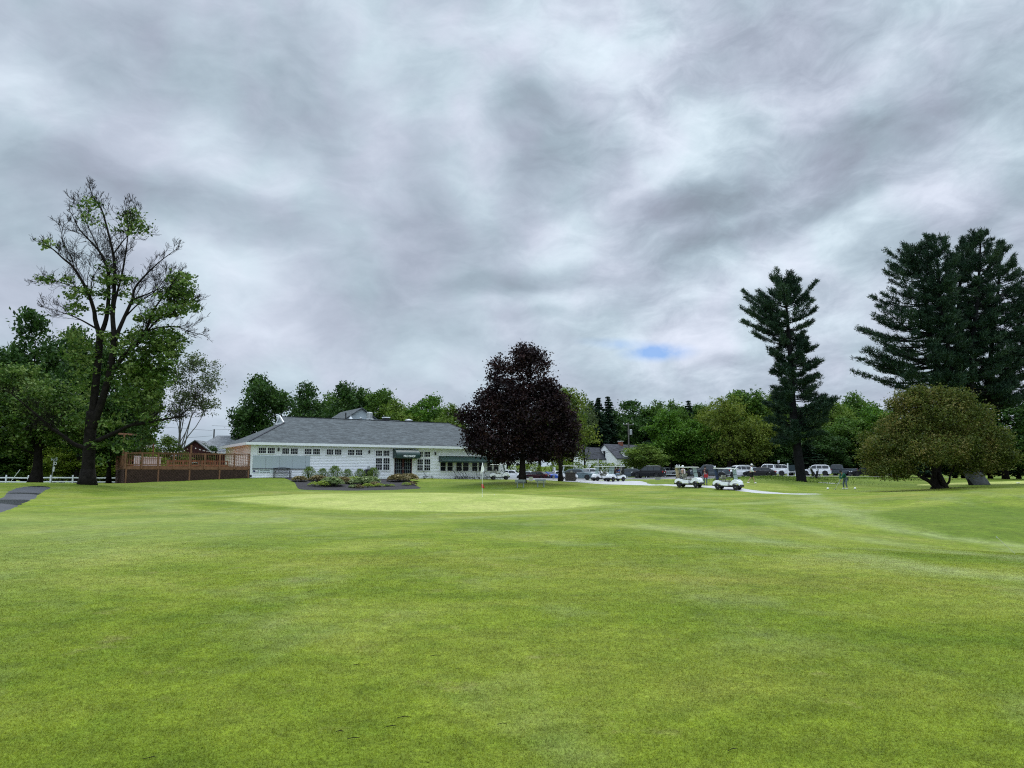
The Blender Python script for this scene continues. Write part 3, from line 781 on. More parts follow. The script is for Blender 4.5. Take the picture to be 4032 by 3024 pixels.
# wall lanterns and meter boxes
for (px,py) in [c3(722,700),c3(2036,735),c4(193,515),c4(1153,537)][:4]:
    s,z=wall(px,py)
    if abs(px-1452)<5: s+=0
    mb=MB(); mb.box(s-.06,s+.06,-.06,-.03,z-.14,z+.12); mb.lathe([(.02,-.02),(.085,.0),(.10,.25),(.03,.34)],(s,-.17,z-.16),'z',8); mb.box(s-.02,s+.02,-.15,-.05,z+.04,z+.07)
    l=mb.build('wall_lantern', M_DARK, club)
    if px < 1200: l['label']='grey wall lantern between the left windows'
s,z=wall(*c4(187,745)); MB().box(s-.13,s+.13,-.16,-.04,z-.2,z+.2).build('meter_box', M_STEEL, club, bevel=.02)
s2,_=wall(*c4(215,755)); MB().box(s2-.06,s2+.06,-.11,-.04,z-.2,z+.05).build('meter_box', M_STEEL, club, bevel=.01)
s2,z2=wall(985+2,1870); MB().lathe([(.07,0),(.12,.05),(.10,.12),(.02,.14)],(.02,-.2,.28),'y',10).build('hose_reel', M_DARK, club)
# rear wing seen over the ridge
def gable_block(name,x0,x1,y0,y1,z0,ze,zr,axis,parent,wm,rm,ov=.3):
    """walls + gable roof; ridge along axis"""
    mb=MB(); xm,ym=(x0+x1)/2,(y0+y1)/2
    if axis=='y': prof=[(x0,z0),(x1,z0),(x1,ze),(xm,zr),(x0,ze)]; mb.prism(prof,y0,y1)
    else:
        n0=len(mb.v); mb.prism([(y0,z0),(y1,z0),(y1,ze),(ym,zr),(y0,ze)],x0,x1); mb.v[n0:]=[(b,a,c) for a,b,c in mb.v[n0:]]
    w=mb.build('wall', wm, parent)
    mb=MB(); t=.14
    if axis=='y':
        k=(zr-ze)/(xm-x0); e=ov
        mb.prism([(x0-e,ze-k*e+.02),(xm,zr+.02),(x1+e,ze-k*e+.02),(x1+e,ze-k*e+.02+t),(xm,zr+.02+t),(x0-e,ze-k*e+.02+t)],y0-ov,y1+ov)
    else:
        k=(zr-ze)/(ym-y0); e=ov; n0=len(mb.v)
        mb.prism([(y0-e,ze-k*e+.02),(ym,zr+.02),(y1+e,ze-k*e+.02),(y1+e,ze-k*e+.02+t),(ym,zr+.02+t),(y0-e,ze-k*e+.02+t)],x0-ov,x1+ov); mb.v[n0:]=[(b,a,c) for a,b,c in mb.v[n0:]]
    r=mb.build('roof', rm, parent)
    return w,r
zr=P(1443,1611,101).z-CZ
q=P(1443,1611,101)-CO; gx_=q.dot(CU); gy_=q.dot(CV)
gable_block('wing',gx_-4.6,gx_+3.2,gy_,gy_+8,2.0,zr-2.6,zr,'y',club,M_PANEL,M_ROOF,.35)
# long rear roof behind
q2=P(1560,1655,99)-CO
mb=MB(); mb.prism([(HW+2.5,4.5),(HW+9,4.5),(HW+8,q2.z),(HW+4.5,q2.z)],gx_-1,q2.dot(CU)+.4); mb.v=[(b,a,c) for a,b,c in mb.v]; mb.build('roof', M_ROOF, club)
# roof equipment
def roofpos(px,py,D):
    q=P(px,py,D)-CO; return q.dot(CU),q.dot(CV),q.z
x,y,z=roofpos(1455,1655,98); MB().lathe([(.42,-.6),(.55,0),(.55,.12),(.36,.2),(.40,.95),(.30,1.0),(.30,1.05)],(x,y,z),'z',14).build('exhaust_fan', M_STEEL, club)
x,y,z=roofpos(1361,1650,97); MB().tube([(x,y,z-.5),(x,y,z+.55)],.07).tube([(x,y,z+.5),(x,y,z+.8)],.09).build('flue_pipe', M_PLASTIC, club)
x,y,z=roofpos(1381,1650,97); MB().lathe([(.45,-.25),(.12,.28),(.12,.4),(.02,.42)],(x,y,z),'z',12).build('vent_cone', M_STEEL, club)
x,y,z=roofpos(1420,1650,97); MB().lathe([(.12,-.5),(.12,.1),(.2,.12),(.18,.2),(.02,.25)],(x,y,z),'z',10).build('vent_cap', M_STEEL, club)
x,y,z=roofpos(1520,1654,97); MB().box(x-.35,x+.35,y-.3,y+.3,z-.5,z+.25).build('chimney', M_PLASTIC, club); MB().box(x-.42,x+.42,y-.37,y+.37,z+.252,z+.37).build('chimney_cap', M_WHITE, club)
x,y,z=roofpos(1609,1660,97); MB().lathe([(.35,-.6),(.35,.05),(.5,.1),(.48,.2),(.1,.32)],(x,y,z),'z',14).build('roof_vent', M_STEEL, club)

# ------------------------------------------------------------------ deck
M_WOOD = mat('stained_deck_wood', (.26,.10,.045), .75, var=.3, scale=3, bump=.2)
M_WOOD2 = mat('weathered_rail_wood', (.19,.092,.048), .8, var=.25, scale=3)
M_LATT = mat('brown_lattice', (.075,.042,.03), .85, var=.25, scale=4)
DL=11.5; DD=10.5; FZ=P(985,1836,79).z-CZ
deck = empty('wooden_deck', CO, ANG, 'raised brown timber deck with picket railing and lattice skirt, left of the clubhouse', 'deck')
mb=MB()
for i in range(int(DD/.15)): mb.box(-DL,-.06,i*.15+.01,i*.15+.145,FZ-.04,FZ)
mb.build('floor_boards', M_WOOD, deck)
mb=MB(); mb.box(-DL-.03,-.06,-.05,0,FZ-.36,FZ-.045); mb.box(-DL-.06,-DL-.01,.0,DD,FZ-.36,FZ-.045); mb.build('rim_board', M_WOOD2, deck)
RT=P(985,1788,79).z-CZ
def railing(p,q,rt=RT,post=True,n=None,mt=M_WOOD2):
    p,q=Vector(p),Vector(q); L_=(q-p).length; d=(q-p)/L_
    MB().bar(p+Vector((0,0,rt)),q+Vector((0,0,rt)),.14,.04).build('top_rail', mt, deck); MB().bar(p+Vector((0,0,FZ+.1)),q+Vector((0,0,FZ+.1)),.05,.08).build('bottom_rail', mt, deck); MB().bar(p+Vector((0,0,rt-.09)),q+Vector((0,0,rt-.09)),.05,.08).build('sub_rail', mt, deck)
    k=int(L_/.17)
    mb=MB()
    for i in range(1,k):
        c=p+d*(L_*i/k); mb.box(c.x-.018,c.x+.018,c.y-.018,c.y+.018,FZ+.06,rt-.05)
    mb.build('balusters', mt, deck)
    m_=max(1,round(L_/1.45))
    for i in range(m_+1):
        c=p+d*(L_*i/m_); MB().box(c.x-.07,c.x+.07,c.y-.07,c.y+.07,FZ-.3,rt+.03).build('rail_post', M_WOOD2, deck)
railing((-DL,-.06,0),(-.2,-.06,0)); railing((-DL-.04,.1,0),(-DL-.04,DD,0)); railing((-DL,DD,0),(-9.5,DD,0))
for (ax_,ay,bx,by) in [(-10.8,4.5,-8.8,4.5),(-7.2,5,-4.2,5),(-3.8,5.5,-1.2,5.5)]:
    railing((ax_,ay,0),(bx,by,0),rt=FZ+.62,mt=M_WOOD)
# lattice skirt
def lattice(p,q,z0,z1):
    p,q=Vector(p),Vector(q); L_=(q-p).length; d=(q-p)/L_; nrm=Vector((d.y,-d.x,0)); mb=MB(); h=z1-z0
    sp=.135; k=int((L_+h)/sp)
    for sgn,off in ((1,.0),(-1,.012)):
        for i in range(k+1):
            a=i*sp-h if sgn>0 else i*sp
            xa,xb=(a,a+h) if sgn>0 else (a,a-h)
            za,zb=z0,z1
            lo,hi=min(xa,xb),max(xa,xb)
            if hi<0 or lo>L_: continue
            def clip(x): return max(0,min(L_,x))
            x1,x2=clip(xa),clip(xb)
            zz1=za+(zb-za)*(x1-xa)/(xb-xa); zz2=za+(zb-za)*(x2-xa)/(xb-xa)
            if abs(x2-x1)<.02: continue
            mb.bar(p+d*x1+nrm*off+Vector((0,0,zz1)),p+d*x2+nrm*off+Vector((0,0,zz2)),.038,.01,up=nrm)
    return mb.build('lattice_panel', M_LATT, deck)
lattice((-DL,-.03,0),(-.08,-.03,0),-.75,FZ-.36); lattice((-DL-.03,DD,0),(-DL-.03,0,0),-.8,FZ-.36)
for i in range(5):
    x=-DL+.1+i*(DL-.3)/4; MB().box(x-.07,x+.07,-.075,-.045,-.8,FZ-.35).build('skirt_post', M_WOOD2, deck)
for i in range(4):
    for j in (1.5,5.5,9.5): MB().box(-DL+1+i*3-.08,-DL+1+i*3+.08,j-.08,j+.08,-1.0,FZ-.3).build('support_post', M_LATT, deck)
MB().box(-DL+.2,-.2,1.4,1.5,-1,FZ-.3).box(-DL+.2,-DL+.3,1.51,DD-.2,-1,FZ-.3).build('underdeck_shade_panel', mat('underdeck_shade_dark',(.012,.010,.009),.95), deck)  # dark panels added behind the lattice, standing in for under-deck shade
# tall posts with a beam and string lights
def deckpos(px,py,off):
    d=direction(px,py); o=Vector((0,0,EYE)); t=(CO+CV*off-o).dot(CV)/d.dot(CV); q=o+d*t-CO; return q.dot(CU),q.z
tall=[(490,1706,.35),(556,1712,6.5),(605,1746,10.2),(754,1752,.02),(778+100,1752,9.5)]
tp=[]
for px,py,off in tall[:4]:
    s,z=deckpos(px,py,off); tp.append(Vector((s,off,z)))
    MB().box(s-.07,s+.07,off-.07,off+.07,FZ,z).build('tall_post', M_WOOD2, deck)
MB().bar(tp[0]-Vector((.5,0,.05)),tp[1]+Vector((.1,.3,-.02)),.08,.16).build('beam', M_WOOD2, deck)
lights=empty('string_lights', CO, ANG, 'string of small white bulbs slung across the wooden deck', 'string lights')
bulb_me=MB().lathe([(.015,.06),(.03,.04),(.035,0),(.012,-.04)],n=8).build('bulb', mat('white_bulb',(.8,.8,.76),.3), lights).data
bpy.data.objects.remove([o for o in lights.children][0])
mb=MB(); bl=[]
ends=[(tp[1]-Vector((0,0,.3)),tp[2],.5),(tp[2],tp[3]-Vector((0,0,.15)),.7),(tp[3]-Vector((0,0,.1)),Vector((-.1,7.5,EAVE-.35)),.45),(tp[3]-Vector((0,0,.1)),Vector((-.1,4.0,EAVE-.4)),.5),(tp[0]-Vector((0,0,.2)),tp[2]-Vector((0,0,.2)),.6)]
for a,b_,sag in ends:
    pts=[a.lerp(b_,t/12)-Vector((0,0,sag*4*(t/12)*(1-t/12))) for t in range(13)]
    mb.tube(pts,.012,4); bl+=pts[1:12]
mb.build('wire', M_PLASTIC, lights)
for q in bl:
    o=bpy.data.objects.new('bulb', bulb_me); o.location=q-Vector((0,0,.1)); link(o,lights)
# two pale patio items behind the railing
def world_of(local): return CO+CU*local[0]+CV*local[1]+Vector((0,0,local[2]))
M_PATIO=mat('pale_patio_stone',(.50,.44,.40),.8,var=.15,scale=5)
tb=empty('patio_table', world_of((-9.0,2.6,FZ)), ANG, 'long pale patio counter standing on the deck behind the railing', 'table')
MB().box(-.95,.95,-.4,.4,.80,.88).build('table_top', M_PATIO, tb, bevel=.01); MB().box(-.85,.85,-.32,.32,.0,.799).build('panel_base', M_PATIO, tb)
ch=empty('patio_cabinet', world_of((-10.3,2.4,FZ)), ANG, 'narrow white cabinet left of the pale counter on the deck', 'cabinet')
MB().box(-.25,.25,-.25,.25,.04,.92).build('carcass', M_WHITE, ch, bevel=.01); MB().box(-.2,.2,-.27,-.251,.1,.85).build('cabinet_door', M_PATIO, ch); MB().box(-.3,.3,-.3,.3,.921,.96).build('cabinet_top', M_WHITE, ch)
# ------------------------------------------------------------------ vegetation
M_BARK = mat('dark_bark', (.014,.012,.010), .95, var=.45, scale=3, bump=1.0, bscale=9, spec=.1)
M_BARKG = mat('grey_bark', (.12,.115,.105), .95, var=.3, scale=3, bump=1.0, bscale=8)
M_BARKR = mat('pine_bark', (.011,.011,.012), .95, var=.4, scale=3, bump=1.0, bscale=7, spec=.1)
LM = dict(  # darkest tones stand in for shaded crown interiors, brightest maple tone for highlights
 dark  = leafmat('dark_green_leaves', (0.0072,0.0240,0.0048),(0.0328,0.0820,0.0144),(0.0788,0.1470,0.0294)),
 mid   = leafmat('green_leaves', (0.0132,0.0396,0.0048),(0.0615,0.1333,0.0154),(0.1365,0.2205,0.0378)),
 light = leafmat('bright_green_leaves', (0.0240,0.0570,0.0060),(0.1076,0.1794,0.0205),(0.2152,0.2888,0.0578)),
 yellow= leafmat('yellow_green_leaves', (0.0270,0.0528,0.0048),(0.1179,0.1691,0.0164),(0.2363,0.2625,0.0473)),
 lush  = leafmat('lush_green_leaves', (0.0150,0.0480,0.0036),(0.0666,0.1589,0.0123),(0.1365,0.2467,0.0294)),
 maple = leafmat('maple_leaves', (.012,.034,.005),(.062,.125,.016),(.240,.310,.085)),
 copper= leafmat('purple_maple_leaves', (.006,.004,.005),(.016,.008,.010),(.048,.022,.020), trans=.15),
 bronze= leafmat('bronze_green_leaves', (.022,.038,.006),(.085,.115,.016),(.215,.170,.052)),
 grey  = leafmat('grey_green_leaves', (.030,.050,.015),(.080,.115,.035),(.150,.185,.075)),
 pine  = leafmat('pine_needles', (.006,.017,.009),(.017,.043,.023),(.055,.095,.045), trans=.1),
 ever  = leafmat('evergreen_needles', (0.0036,0.0108,0.0054),(0.0098,0.0279,0.0131),(0.0294,0.0630,0.0273), trans=.1),
 hedge = leafmat('hedge_leaves', (.050,.100,.008),(.160,.240,.020),(.320,.380,.060)),
)
def rhombi(c, L, W, rng, flat=.0, up=None):
    """rhombus leaves at centres c (n,3); flat 0..1 biases them towards horizontal"""
    n=len(c); a=rng.normal(size=(n,3)); a[:,2]*=(1-flat); 
    if up is not None: a+=up
    a/=np.linalg.norm(a,axis=1)[:,None]+1e-9
    b=rng.normal(size=(n,3)); b[:,2]*=(1-flat); b-=a*(a*b).sum(1)[:,None]; b/=np.linalg.norm(b,axis=1)[:,None]+1e-9
    s=(.65+.7*rng.random(n))[:,None]
    a=a*L*.5*s; b=b*W*.5*s
    # fold: keep leaves slightly bent so they catch light unevenly
    nrm=np.cross(a,b); nrm/=np.linalg.norm(nrm,axis=1)[:,None]+1e-9
    off=nrm*(W*.12)*s
    V=np.stack([c-a, c+b+off, c+a, c-b+off],1).reshape(-1,3)
    return V
def quads(n): return np.arange(4*n).reshape(-1,4)
def lobes_crown(rng, lobes, nclump, per, leaf, crad=.55, shell=.30, squash=.62, flat=.25):
    """lobes: (cx,cy,cz,rx,ry,rz). Leaf clumps mostly near lobe surfaces."""
    lob=np.array(lobes,float); wgt=(lob[:,3]*lob[:,4]*lob[:,5])**.75; wgt/=wgt.sum()
    k=rng.choice(len(lob),nclump,p=wgt); d=rng.normal(size=(nclump,3)); d/=np.linalg.norm(d,axis=1)[:,None]
    r=rng.random(nclump)**shell
    C=lob[k,:3]+d*lob[k,3:6]*r[:,None]
    cr=crad*(.5+rng.random(nclump))
    m=rng.poisson(per,nclump)+1; I=np.repeat(np.arange(nclump),m)
    g=rng.normal(size=(len(I),3))*.55; g[:,2]*=squash
    pts=C[I]+g*cr[I][:,None]
    return pts, C
def crown_mesh(name, pts, leaf, rng, material, ratio=.6, flat=.25):
    return np_mesh(name, rhombi(pts, leaf, leaf*ratio, rng, flat), quads(len(pts)), material)
def limb_curve(a,b,rng,bend=.12,n=6,droop=0):
    a,b=np.array(a,float),np.array(b,float); L_=np.linalg.norm(b-a); o=rng.normal(size=3)*bend*L_; o2=rng.normal(size=3)*bend*.5*L_
    out=[]
    for i in range(n+1):
        t=i/n; out.append(tuple(a+(b-a)*t+o*math.sin(math.pi*t)*.5+o2*math.sin(2*math.pi*t)*.5+np.array([0,0,droop*L_*math.sin(math.pi*t)])))
    return out
def branch_mesh(name, H_, tr, clumps, rng, zf=.25, nl=9, nb=40, lean=(0,0), flare=1.5, material=None, stems=None):
    """trunk with limbs reaching into the crown and thinner branches out to clumps"""
    mb=MB(); top=np.array([lean[0],lean[1],H_*.82])
    tp=limb_curve((0,0,-.25),top,rng,.03,10)
    tp=[Vector(p) for p in tp]; rad=[tr*(flare if i==0 else (1.15 if i==1 else 1-.9*(i/10)**1.1)) for i in range(11)]
    mb.tube(tp,rad,9)
    C=np.array(clumps); order=rng.permutation(len(C)); tips=[]
    for j in order[:nl]:
        t=zf+rng.random()*.5; a=tp[min(int(t*10),9)]; c=C[j]; 
        cc=limb_curve(a,(c[0]*.8+a[0]*.2,c[1]*.8+a[1]*.2,max(c[2]*.9,a[2]+.3)),rng,.1,6)
        r0=tr*(1-t)*.5; mb.tube(cc,[r0*(1-.75*i/6) for i in range(7)],6); tips+= [(Vector(p),r0*(1-.75*i/6)) for i,p in enumerate(cc)][2:]
    tips+=[(tp[i],rad[i]) for i in range(5,11)]
    T=np.array([tuple(t[0]) for t in tips])
    for j in order[nl:nl+nb]:
        c=C[j]; k=int(np.argmin(((T-c)**2).sum(1)+(T[:,2]>c[2])*4)); a,r=tips[k]
        mb.tube(limb_curve(a,c,rng,.1,4),[max(.014,r*.4*(1-.8*i/4)) for i in range(5)],4,cap=False)
    return mb.build(name, material or M_BARK, None, smooth=True)
def auto_lobes(rng, H_, W_, z0, n=9, top=.9, conic=0.0):
    """a main mass and smaller lobes around it; H_ tree height, W_ crown width, z0 crown base"""
    cz=(z0+H_)/2; rz=(H_-z0)/2; rx=W_/2
    L_=[(0,0,cz,rx*.72,rx*.72,rz*.86)]
    for i in range(n):
        a=2*math.pi*(i/n)+rng.uniform(-.4,.4); t=rng.uniform(-.75,.85); rr=rx*math.sqrt(max(.05,1-t*t))*.72*(1-conic*(t+.6)*.5)
        s=rng.uniform(.26,.42)*rx
        L_.append((math.cos(a)*rr,math.sin(a)*rr,cz+t*rz*.84,s,s,s*rng.uniform(.7,1.0)))
    s=rx*.33; L_.append((rng.uniform(-.2,.2)*rx,rng.uniform(-.2,.2)*rx,H_-s*.8,s,s,s*.8))
    return L_
def place_tree(root_loc, trunk_me, crown_me, label, cat, group=None, rz=0., scale=(1,1,1), name='tree'):
    e=empty(name, root_loc, rz, label, cat, group); e.scale=scale
    t=link(bpy.data.objects.new('trunk', trunk_me), e); c=link(bpy.data.objects.new('crown', crown_me), e)
    return e
def make_tree(seed,H_,W_,z0,tr,lm,nclump,per,leaf,crad=.6,lobes=None,nl=9,nb=40,bark=None,conic=0.,lean=(0,0),shell=.3,ratio=.6,flat=.25,squash=.62):
    rng=np.random.default_rng(seed)
    lobes=lobes or auto_lobes(rng,H_,W_,z0,10,conic=conic)
    pts,C=lobes_crown(rng,lobes,nclump,per,leaf,crad,shell,squash)
    cm=crown_mesh('crown',pts,leaf,rng,LM[lm] if isinstance(lm,str) else lm,ratio,flat)
    to=branch_mesh('trunk',H_,tr,C,rng,nl=nl,nb=nb,material=bark,lean=lean); tm=to.data; bpy.data.objects.remove(to)
    return tm,cm

# --- background tree prototypes (unit: metres, 15 m tall, 10 m wide)
PROTO={}
def proto(kind,n):
    key=(kind,n)
    if key not in PROTO:
        cfg=dict(dark=('dark',900,15,.44),mid=('mid',850,15,.44),light=('light',760,14,.42),yellow=('yellow',700,14,.40),lush=('lush',900,15,.44),grey=('grey',260,9,.34),bushd=('dark',900,14,.5),bushm=('mid',900,14,.5),bushh=('hedge',800,14,.45))
        lm,nc,per,leaf=cfg[kind]
        PROTO[key]=make_tree(17*n+len(kind)*101+ord(kind[-1]),15,10,-.6 if kind.startswith('bush') else 2.2,.32,lm,nc,per,leaf,crad=.72,nb=26,squash=.7,shell=.36)
    return PROTO[key]
def conifer_mesh(seed,H_,W_,lm,gap=0.,layers=34,z0=1.0):
    rng=np.random.default_rng(seed); pts=[]; mb=MB(); mb.tube([(0,0,-.2),(0,0,H_*.5),(0,0,H_*.98)],[.28,.16,.03],7); dirs=[]
    for i in range(layers):
        t=i/layers; z=z0+(H_-z0)*t; Lr=W_/2*(1-t)**.8*(.75+.5*rng.random())+.15
        for k in range(7):
            a=rng.random()*6.28; L_=Lr*(.6+.5*rng.random()); m_=int(12+L_*24)
            s=rng.random(m_)**.7; p=np.stack([np.cos(a)*s*L_,np.sin(a)*s*L_,z+s*L_*(.12-.25*s)+rng.normal(0,.06,m_)],1)
            p[:,:2]+=rng.normal(0,.16*L_*.5,(m_,2)); pts.append(p)
            mb.tube([(0,0,z),(math.cos(a)*L_*.9,math.sin(a)*L_*.9,z-.05*L_)],[.03,.01],3,cap=False)
    pts=np.concatenate(pts); cm=np_mesh('crown',rhombi(pts,.50,.22,rng,.5),quads(len(pts)),LM[lm])
    to=mb.build('trunk',M_BARKR,None); tm=to.data; bpy.data.objects.remove(to); return tm,cm
CON=[conifer_mesh(3,15,6.5,'ever'),conifer_mesh(8,15,5.5,'pine',layers=30)]
_rot=random.Random(4)
def bgtree(px,pytop,D,wpx,kind,label,cat='tree',group=None,base=None,yscale=None):
    g=G(px,D); z1=P(px,pytop,D).z; h=z1-g.z; w=wpx/FPX*D
    if kind=='con': tm,cm=CON[_rot.randrange(2)]; W0=6.2
    else: tm,cm=proto(kind,_rot.randrange(3)); W0=10.
    return place_tree(g,tm,cm,label,cat,group,_rot.random()*6.28,(w/W0,w/W0,h/15.0),{'con':'conifer'}.get(kind,'broadleaf_tree'))
T=bgtree
T(1020,1474,120,235,'dark','dark full-crowned tree rising behind the left hip of the clubhouse roof')
T(1200,1508,132,225,'dark','second tree from the left behind the clubhouse ridge, beside the lone dark one')
T(1290,1545,140,175,'mid','small round tree top low between two taller ones behind the clubhouse ridge')
T(1375,1506,128,235,'dark','tall tree directly behind the rear gable of the clubhouse')
T(1490,1530,122,190,'mid','medium green tree just right of the clubhouse rear gable')
T(1570,1575,118,190,'light','pale green tree top above the round roof vent of the clubhouse')
T(1680,1551,122,235,'lush','broad bright green tree behind the right end of the clubhouse ridge')
T(1765,1590,116,160,'light','bright tree tucked between the clubhouse ridge end and the purple maple')
T(905,1716,150,90,'light','low yellow-green tree between the maroon house and the clubhouse roof')
T(2215,1527,128,190,'light','tall loose light green tree behind the right side of the purple maple')
T(2300,1552,140,120,'grey','thin wispy tree with bare twigs over the wood behind the maple')
T(2360,1562,165,150,'con','pointed conifer above the roof of the white cape house')
T(2400,1556,170,150,'con','taller pale conifer right beside the pointed one above the white house')
T(2325,1580,172,150,'dark','rounded dark treetop left of the pointed conifers above the white house')
T(2480,1572,178,250,'dark','round dark treetop on the skyline left of the utility pole')
T(2590,1580,176,170,'mid','rounded treetop on the skyline right of the utility pole')
T(2720,1572,150,130,'con','single dark conifer tip over the bright green grove')
T(2655,1578,150,150,'mid','rounded treetop peeking over the bright green grove')
T(2640,1615,134,210,'lush','lush bright green tree right of the small tree by the white house')
T(2740,1650,131,180,'lush','second lush bright tree, close against the yellow-green maple')
T(2970,1640,134,220,'yellow','broad yellow-green tree left of the single tall pine')
T(2790,1600,150,190,'yellow','yellowish treetop between the lush tree and the tall yellow-green maple')
T(2920,1532,182,230,'mid','highest rounded treetop on the skyline left of the single pine')
T(3050,1545,184,200,'light','light treetop on the skyline touching the single pine')
T(2548,1745,126,200,'light','small spreading light green tree in front of the white cape house')
T(3290,1560,160,200,'light','light treetop between the single pine and the pine clump')
T(3380,1545,172,180,'mid','green treetop left of the tips of the pine clump')
T(3330,1640,140,190,'mid','mid green tree behind the white car between the pines')
T(3450,1600,140,200,'lush','green tree behind the left edge of the bronze tree')
T(3250,1690,134,190,'dark','dark tree directly right of the single pine trunk')
T(3080,1700,136,180,'dark','dark tree directly left of the single pine trunk')
T(3960,1520,104,330,'dark','large dark tree behind the right side of the pine clump')
T(4080,1640,100,200,'dark','dark tree cut by the right edge of the view')
T(3650,1600,120,330,'dark','dark tree hidden behind the crown of the bronze tree')
T(3560,1650,112,220,'con','dark evergreen behind the left shoulder of the bronze tree')
T(3800,1560,112,330,'con','dark evergreen under the pine clump')
T(3180,1740,130,200,'con','low dark evergreen behind the single pine')
for i,(px,py,w) in enumerate([(2180,1640,170),(2260,1650,160),(2330,1640,150),(2400,1650,170),(2470,1640,170),(2540,1650,160)]):
    T(px,py,168+i%3*3,w,'con' if i%2 else 'dark','dark conifer or broadleaf massed in the shaded wood behind the white house','tree','shaded wood behind the white cape house')
for i,(px,py,w) in enumerate([(2120,1600,220),(2560,1600,200),(2660,1590,200),(2760,1580,220),(2860,1580,220),(3000,1560,240),(3130,1580,220),(3230,1580,220),(3330,1590,220),(3430,1590,220),(3540,1590,230),(3660,1600,240)]):
    T(px,py+12,200+i%3*6,w,('mid','dark','light')[i%3],'one of the rounded crowns making up the far wooded hillside','tree','far wooded hillside')
for i,(px,py,w,k) in enumerate([(2650,1740,170,'dark'),(2800,1720,180,'lush'),(2880,1760,170,'dark'),(3000,1750,180,'mid'),(3110,1790,170,'dark'),(3210,1790,170,'dark'),(3330,1780,180,'dark'),(3430,1760,180,'dark'),(3540,1780,180,'dark'),(3760,1740,180,'dark'),(3900,1720,200,'dark'),(4010,1730,200,'dark'),(2560,1770,150,'dark')]):
    T(px,py-25,142-i%2*2 if px<3600 else 112,w*1.15,{'dark':'bushd','mid':'bushm','lush':'bushm'}[k],'low leafy undergrowth tree filling the foot of the wood behind the parked cars','tree','undergrowth behind the parked cars')
# left side
T(100,1222,92,330,'dark','big dark maple at the far left behind the front trees')
T(300,1290,88,260,'dark','dark dense tree behind the trunk of the half-bare maple')
T(-120,1330,90,320,'dark','dark tree cut by the left edge of the view')
T(520,1420,84,250,'mid','full green tree behind the left end of the deck')
T(430,1480,78,260,'dark','dark leafy tree between the half-bare maple and the deck')
T(660,1712,104,150,'light','round light green bush above the deck railing')
T(800,1745,112,110,'dark','small dark shrub beside the maroon house')
for i,(px,py,w,k) in enumerate([(-60,1790,200,'dark'),(60,1780,180,'mid'),(150,1770,170,'hedge'),(250,1780,180,'hedge'),(350,1770,170,'hedge'),(450,1775,180,'hedge'),(560,1780,150,'hedge'),(20,1700,220,'dark'),(210,1690,200,'dark'),(420,1660,220,'mid'),(540,1700,170,'mid')]):
    T(px,py-25,(104 if i>6 else 89)+i%3*2,w*1.2,{'dark':'bushd','mid':'bushm','hedge':'bushh'}[k],'leafy yellow-green undergrowth behind the white rail fence','bush','undergrowth behind the left rail fence')

# --- low bright tree at far left front
g=G(138,72); S=72/FPX
def lob(px,py,D,rx,ry,rz=None,g0=None):
    """lobe from photo position: centre (px,py) at distance D, radii in photo px"""
    p=P(px,py,D)-g0; return (p.x,p.y,p.z,rx*D/FPX,(rz or rx)*D/FPX,ry*D/FPX)
L1=[lob(60,1560,72,150,90,140,g),lob(200,1560,70,110,80,120,g),lob(-60,1600,72,130,110,130,g),lob(270,1640,72,110,80,110,g),lob(130,1650,71,180,90,160,g),lob(20,1720,72,150,70,140,g),lob(300,1720,73,100,70,100,g),lob(-100,1720,72,120,90,120,g),lob(110,1480,72,80,50,80,g),lob(20,1470,73,80,40,70,g)]
tm,cm=make_tree(21,9.2,9,3,.52,'maple',1500,16,.30,crad=.62,lobes=L1,nl=12,nb=60,shell=.42)
place_tree(g,tm,cm,'low spreading green maple with a dark trunk at the far left','tree',name='maple_tree')

# --- half-bare maple (limbs traced at its real distance)
MD=62.0; g=G(345,MD)
zq=lambda x,y,d=0.: P(x/1.229,700+y/1.229,MD+d)-g
rng=np.random.default_rng(77); mb=MB()
def limb(pts,r0,r1,d0=0,d1=0,n=8):
    q=[zq(x,y,d0+(d1-d0)*i/(len(pts)-1)) for i,(x,y) in enumerate(pts)]
    c=catmull([tuple(p) for p in q],4,False); c=[Vector(p) for p in c]; m_=len(c)
    rr=[r0+(r1-r0)*(i/(m_-1))**.8 for i in range(m_)]; mb.tube(c,rr,n); return c,rr
limbs=[]
c,rr=limb([(428,1500),(427,1420),(430,1330),(437,1230),(445,1130)],.55,.40,0,0,12)
mb.tube([g*0+Vector((0,0,-.2)),Vector((0,0,.5)),Vector((.0,0,1.2))],[.82,.64,.54],12)
limbs.append(limb([(438,1240),(455,1080),(470,930),(482,800),(482,740)],.34,.25,0,.3,9))
limbs.append(limb([(482,760),(462,690),(455,640),(428,560),(392,490),(352,430),(305,390),(255,345),(205,322)],.22,.03,.3,-2,7))
limbs.append(limb([(484,770),(515,680),(526,560),(520,440),(490,370),(440,310),(385,250),(345,170)],.22,.025,.3,1.5,7))
limbs.append(limb([(445,1220),(490,1090),(525,970),(545,860),(556,770)],.31,.24,0,-.4,9))
limbs.append(limb([(556,790),(545,660),(552,560),(556,450),(548,370),(520,250),(490,150),(450,90),(432,40)],.22,.02,-.4,.5,7))
limbs.append(limb([(556,780),(600,680),(640,590),(655,530),(715,460),(780,400),(855,345)],.19,.02,-.4,1.5,7))
limbs.append(limb([(548,700),(556,600),(590,470),(610,350),(620,240),(600,110)],.14,.02,-.3,-1.5,6))
limbs.append(limb([(530,970),(585,880),(660,800),(705,740),(745,640),(800,560),(885,440)],.24,.02,-.2,-1.5,7))
limbs.append(limb([(705,745),(770,725),(850,720),(920,745),(1000,765)],.09,.015,-.5,.5,5))
limbs.append(limb([(690,770),(760,690),(830,640),(900,600),(940,590)],.09,.02,-.5,-1,5))
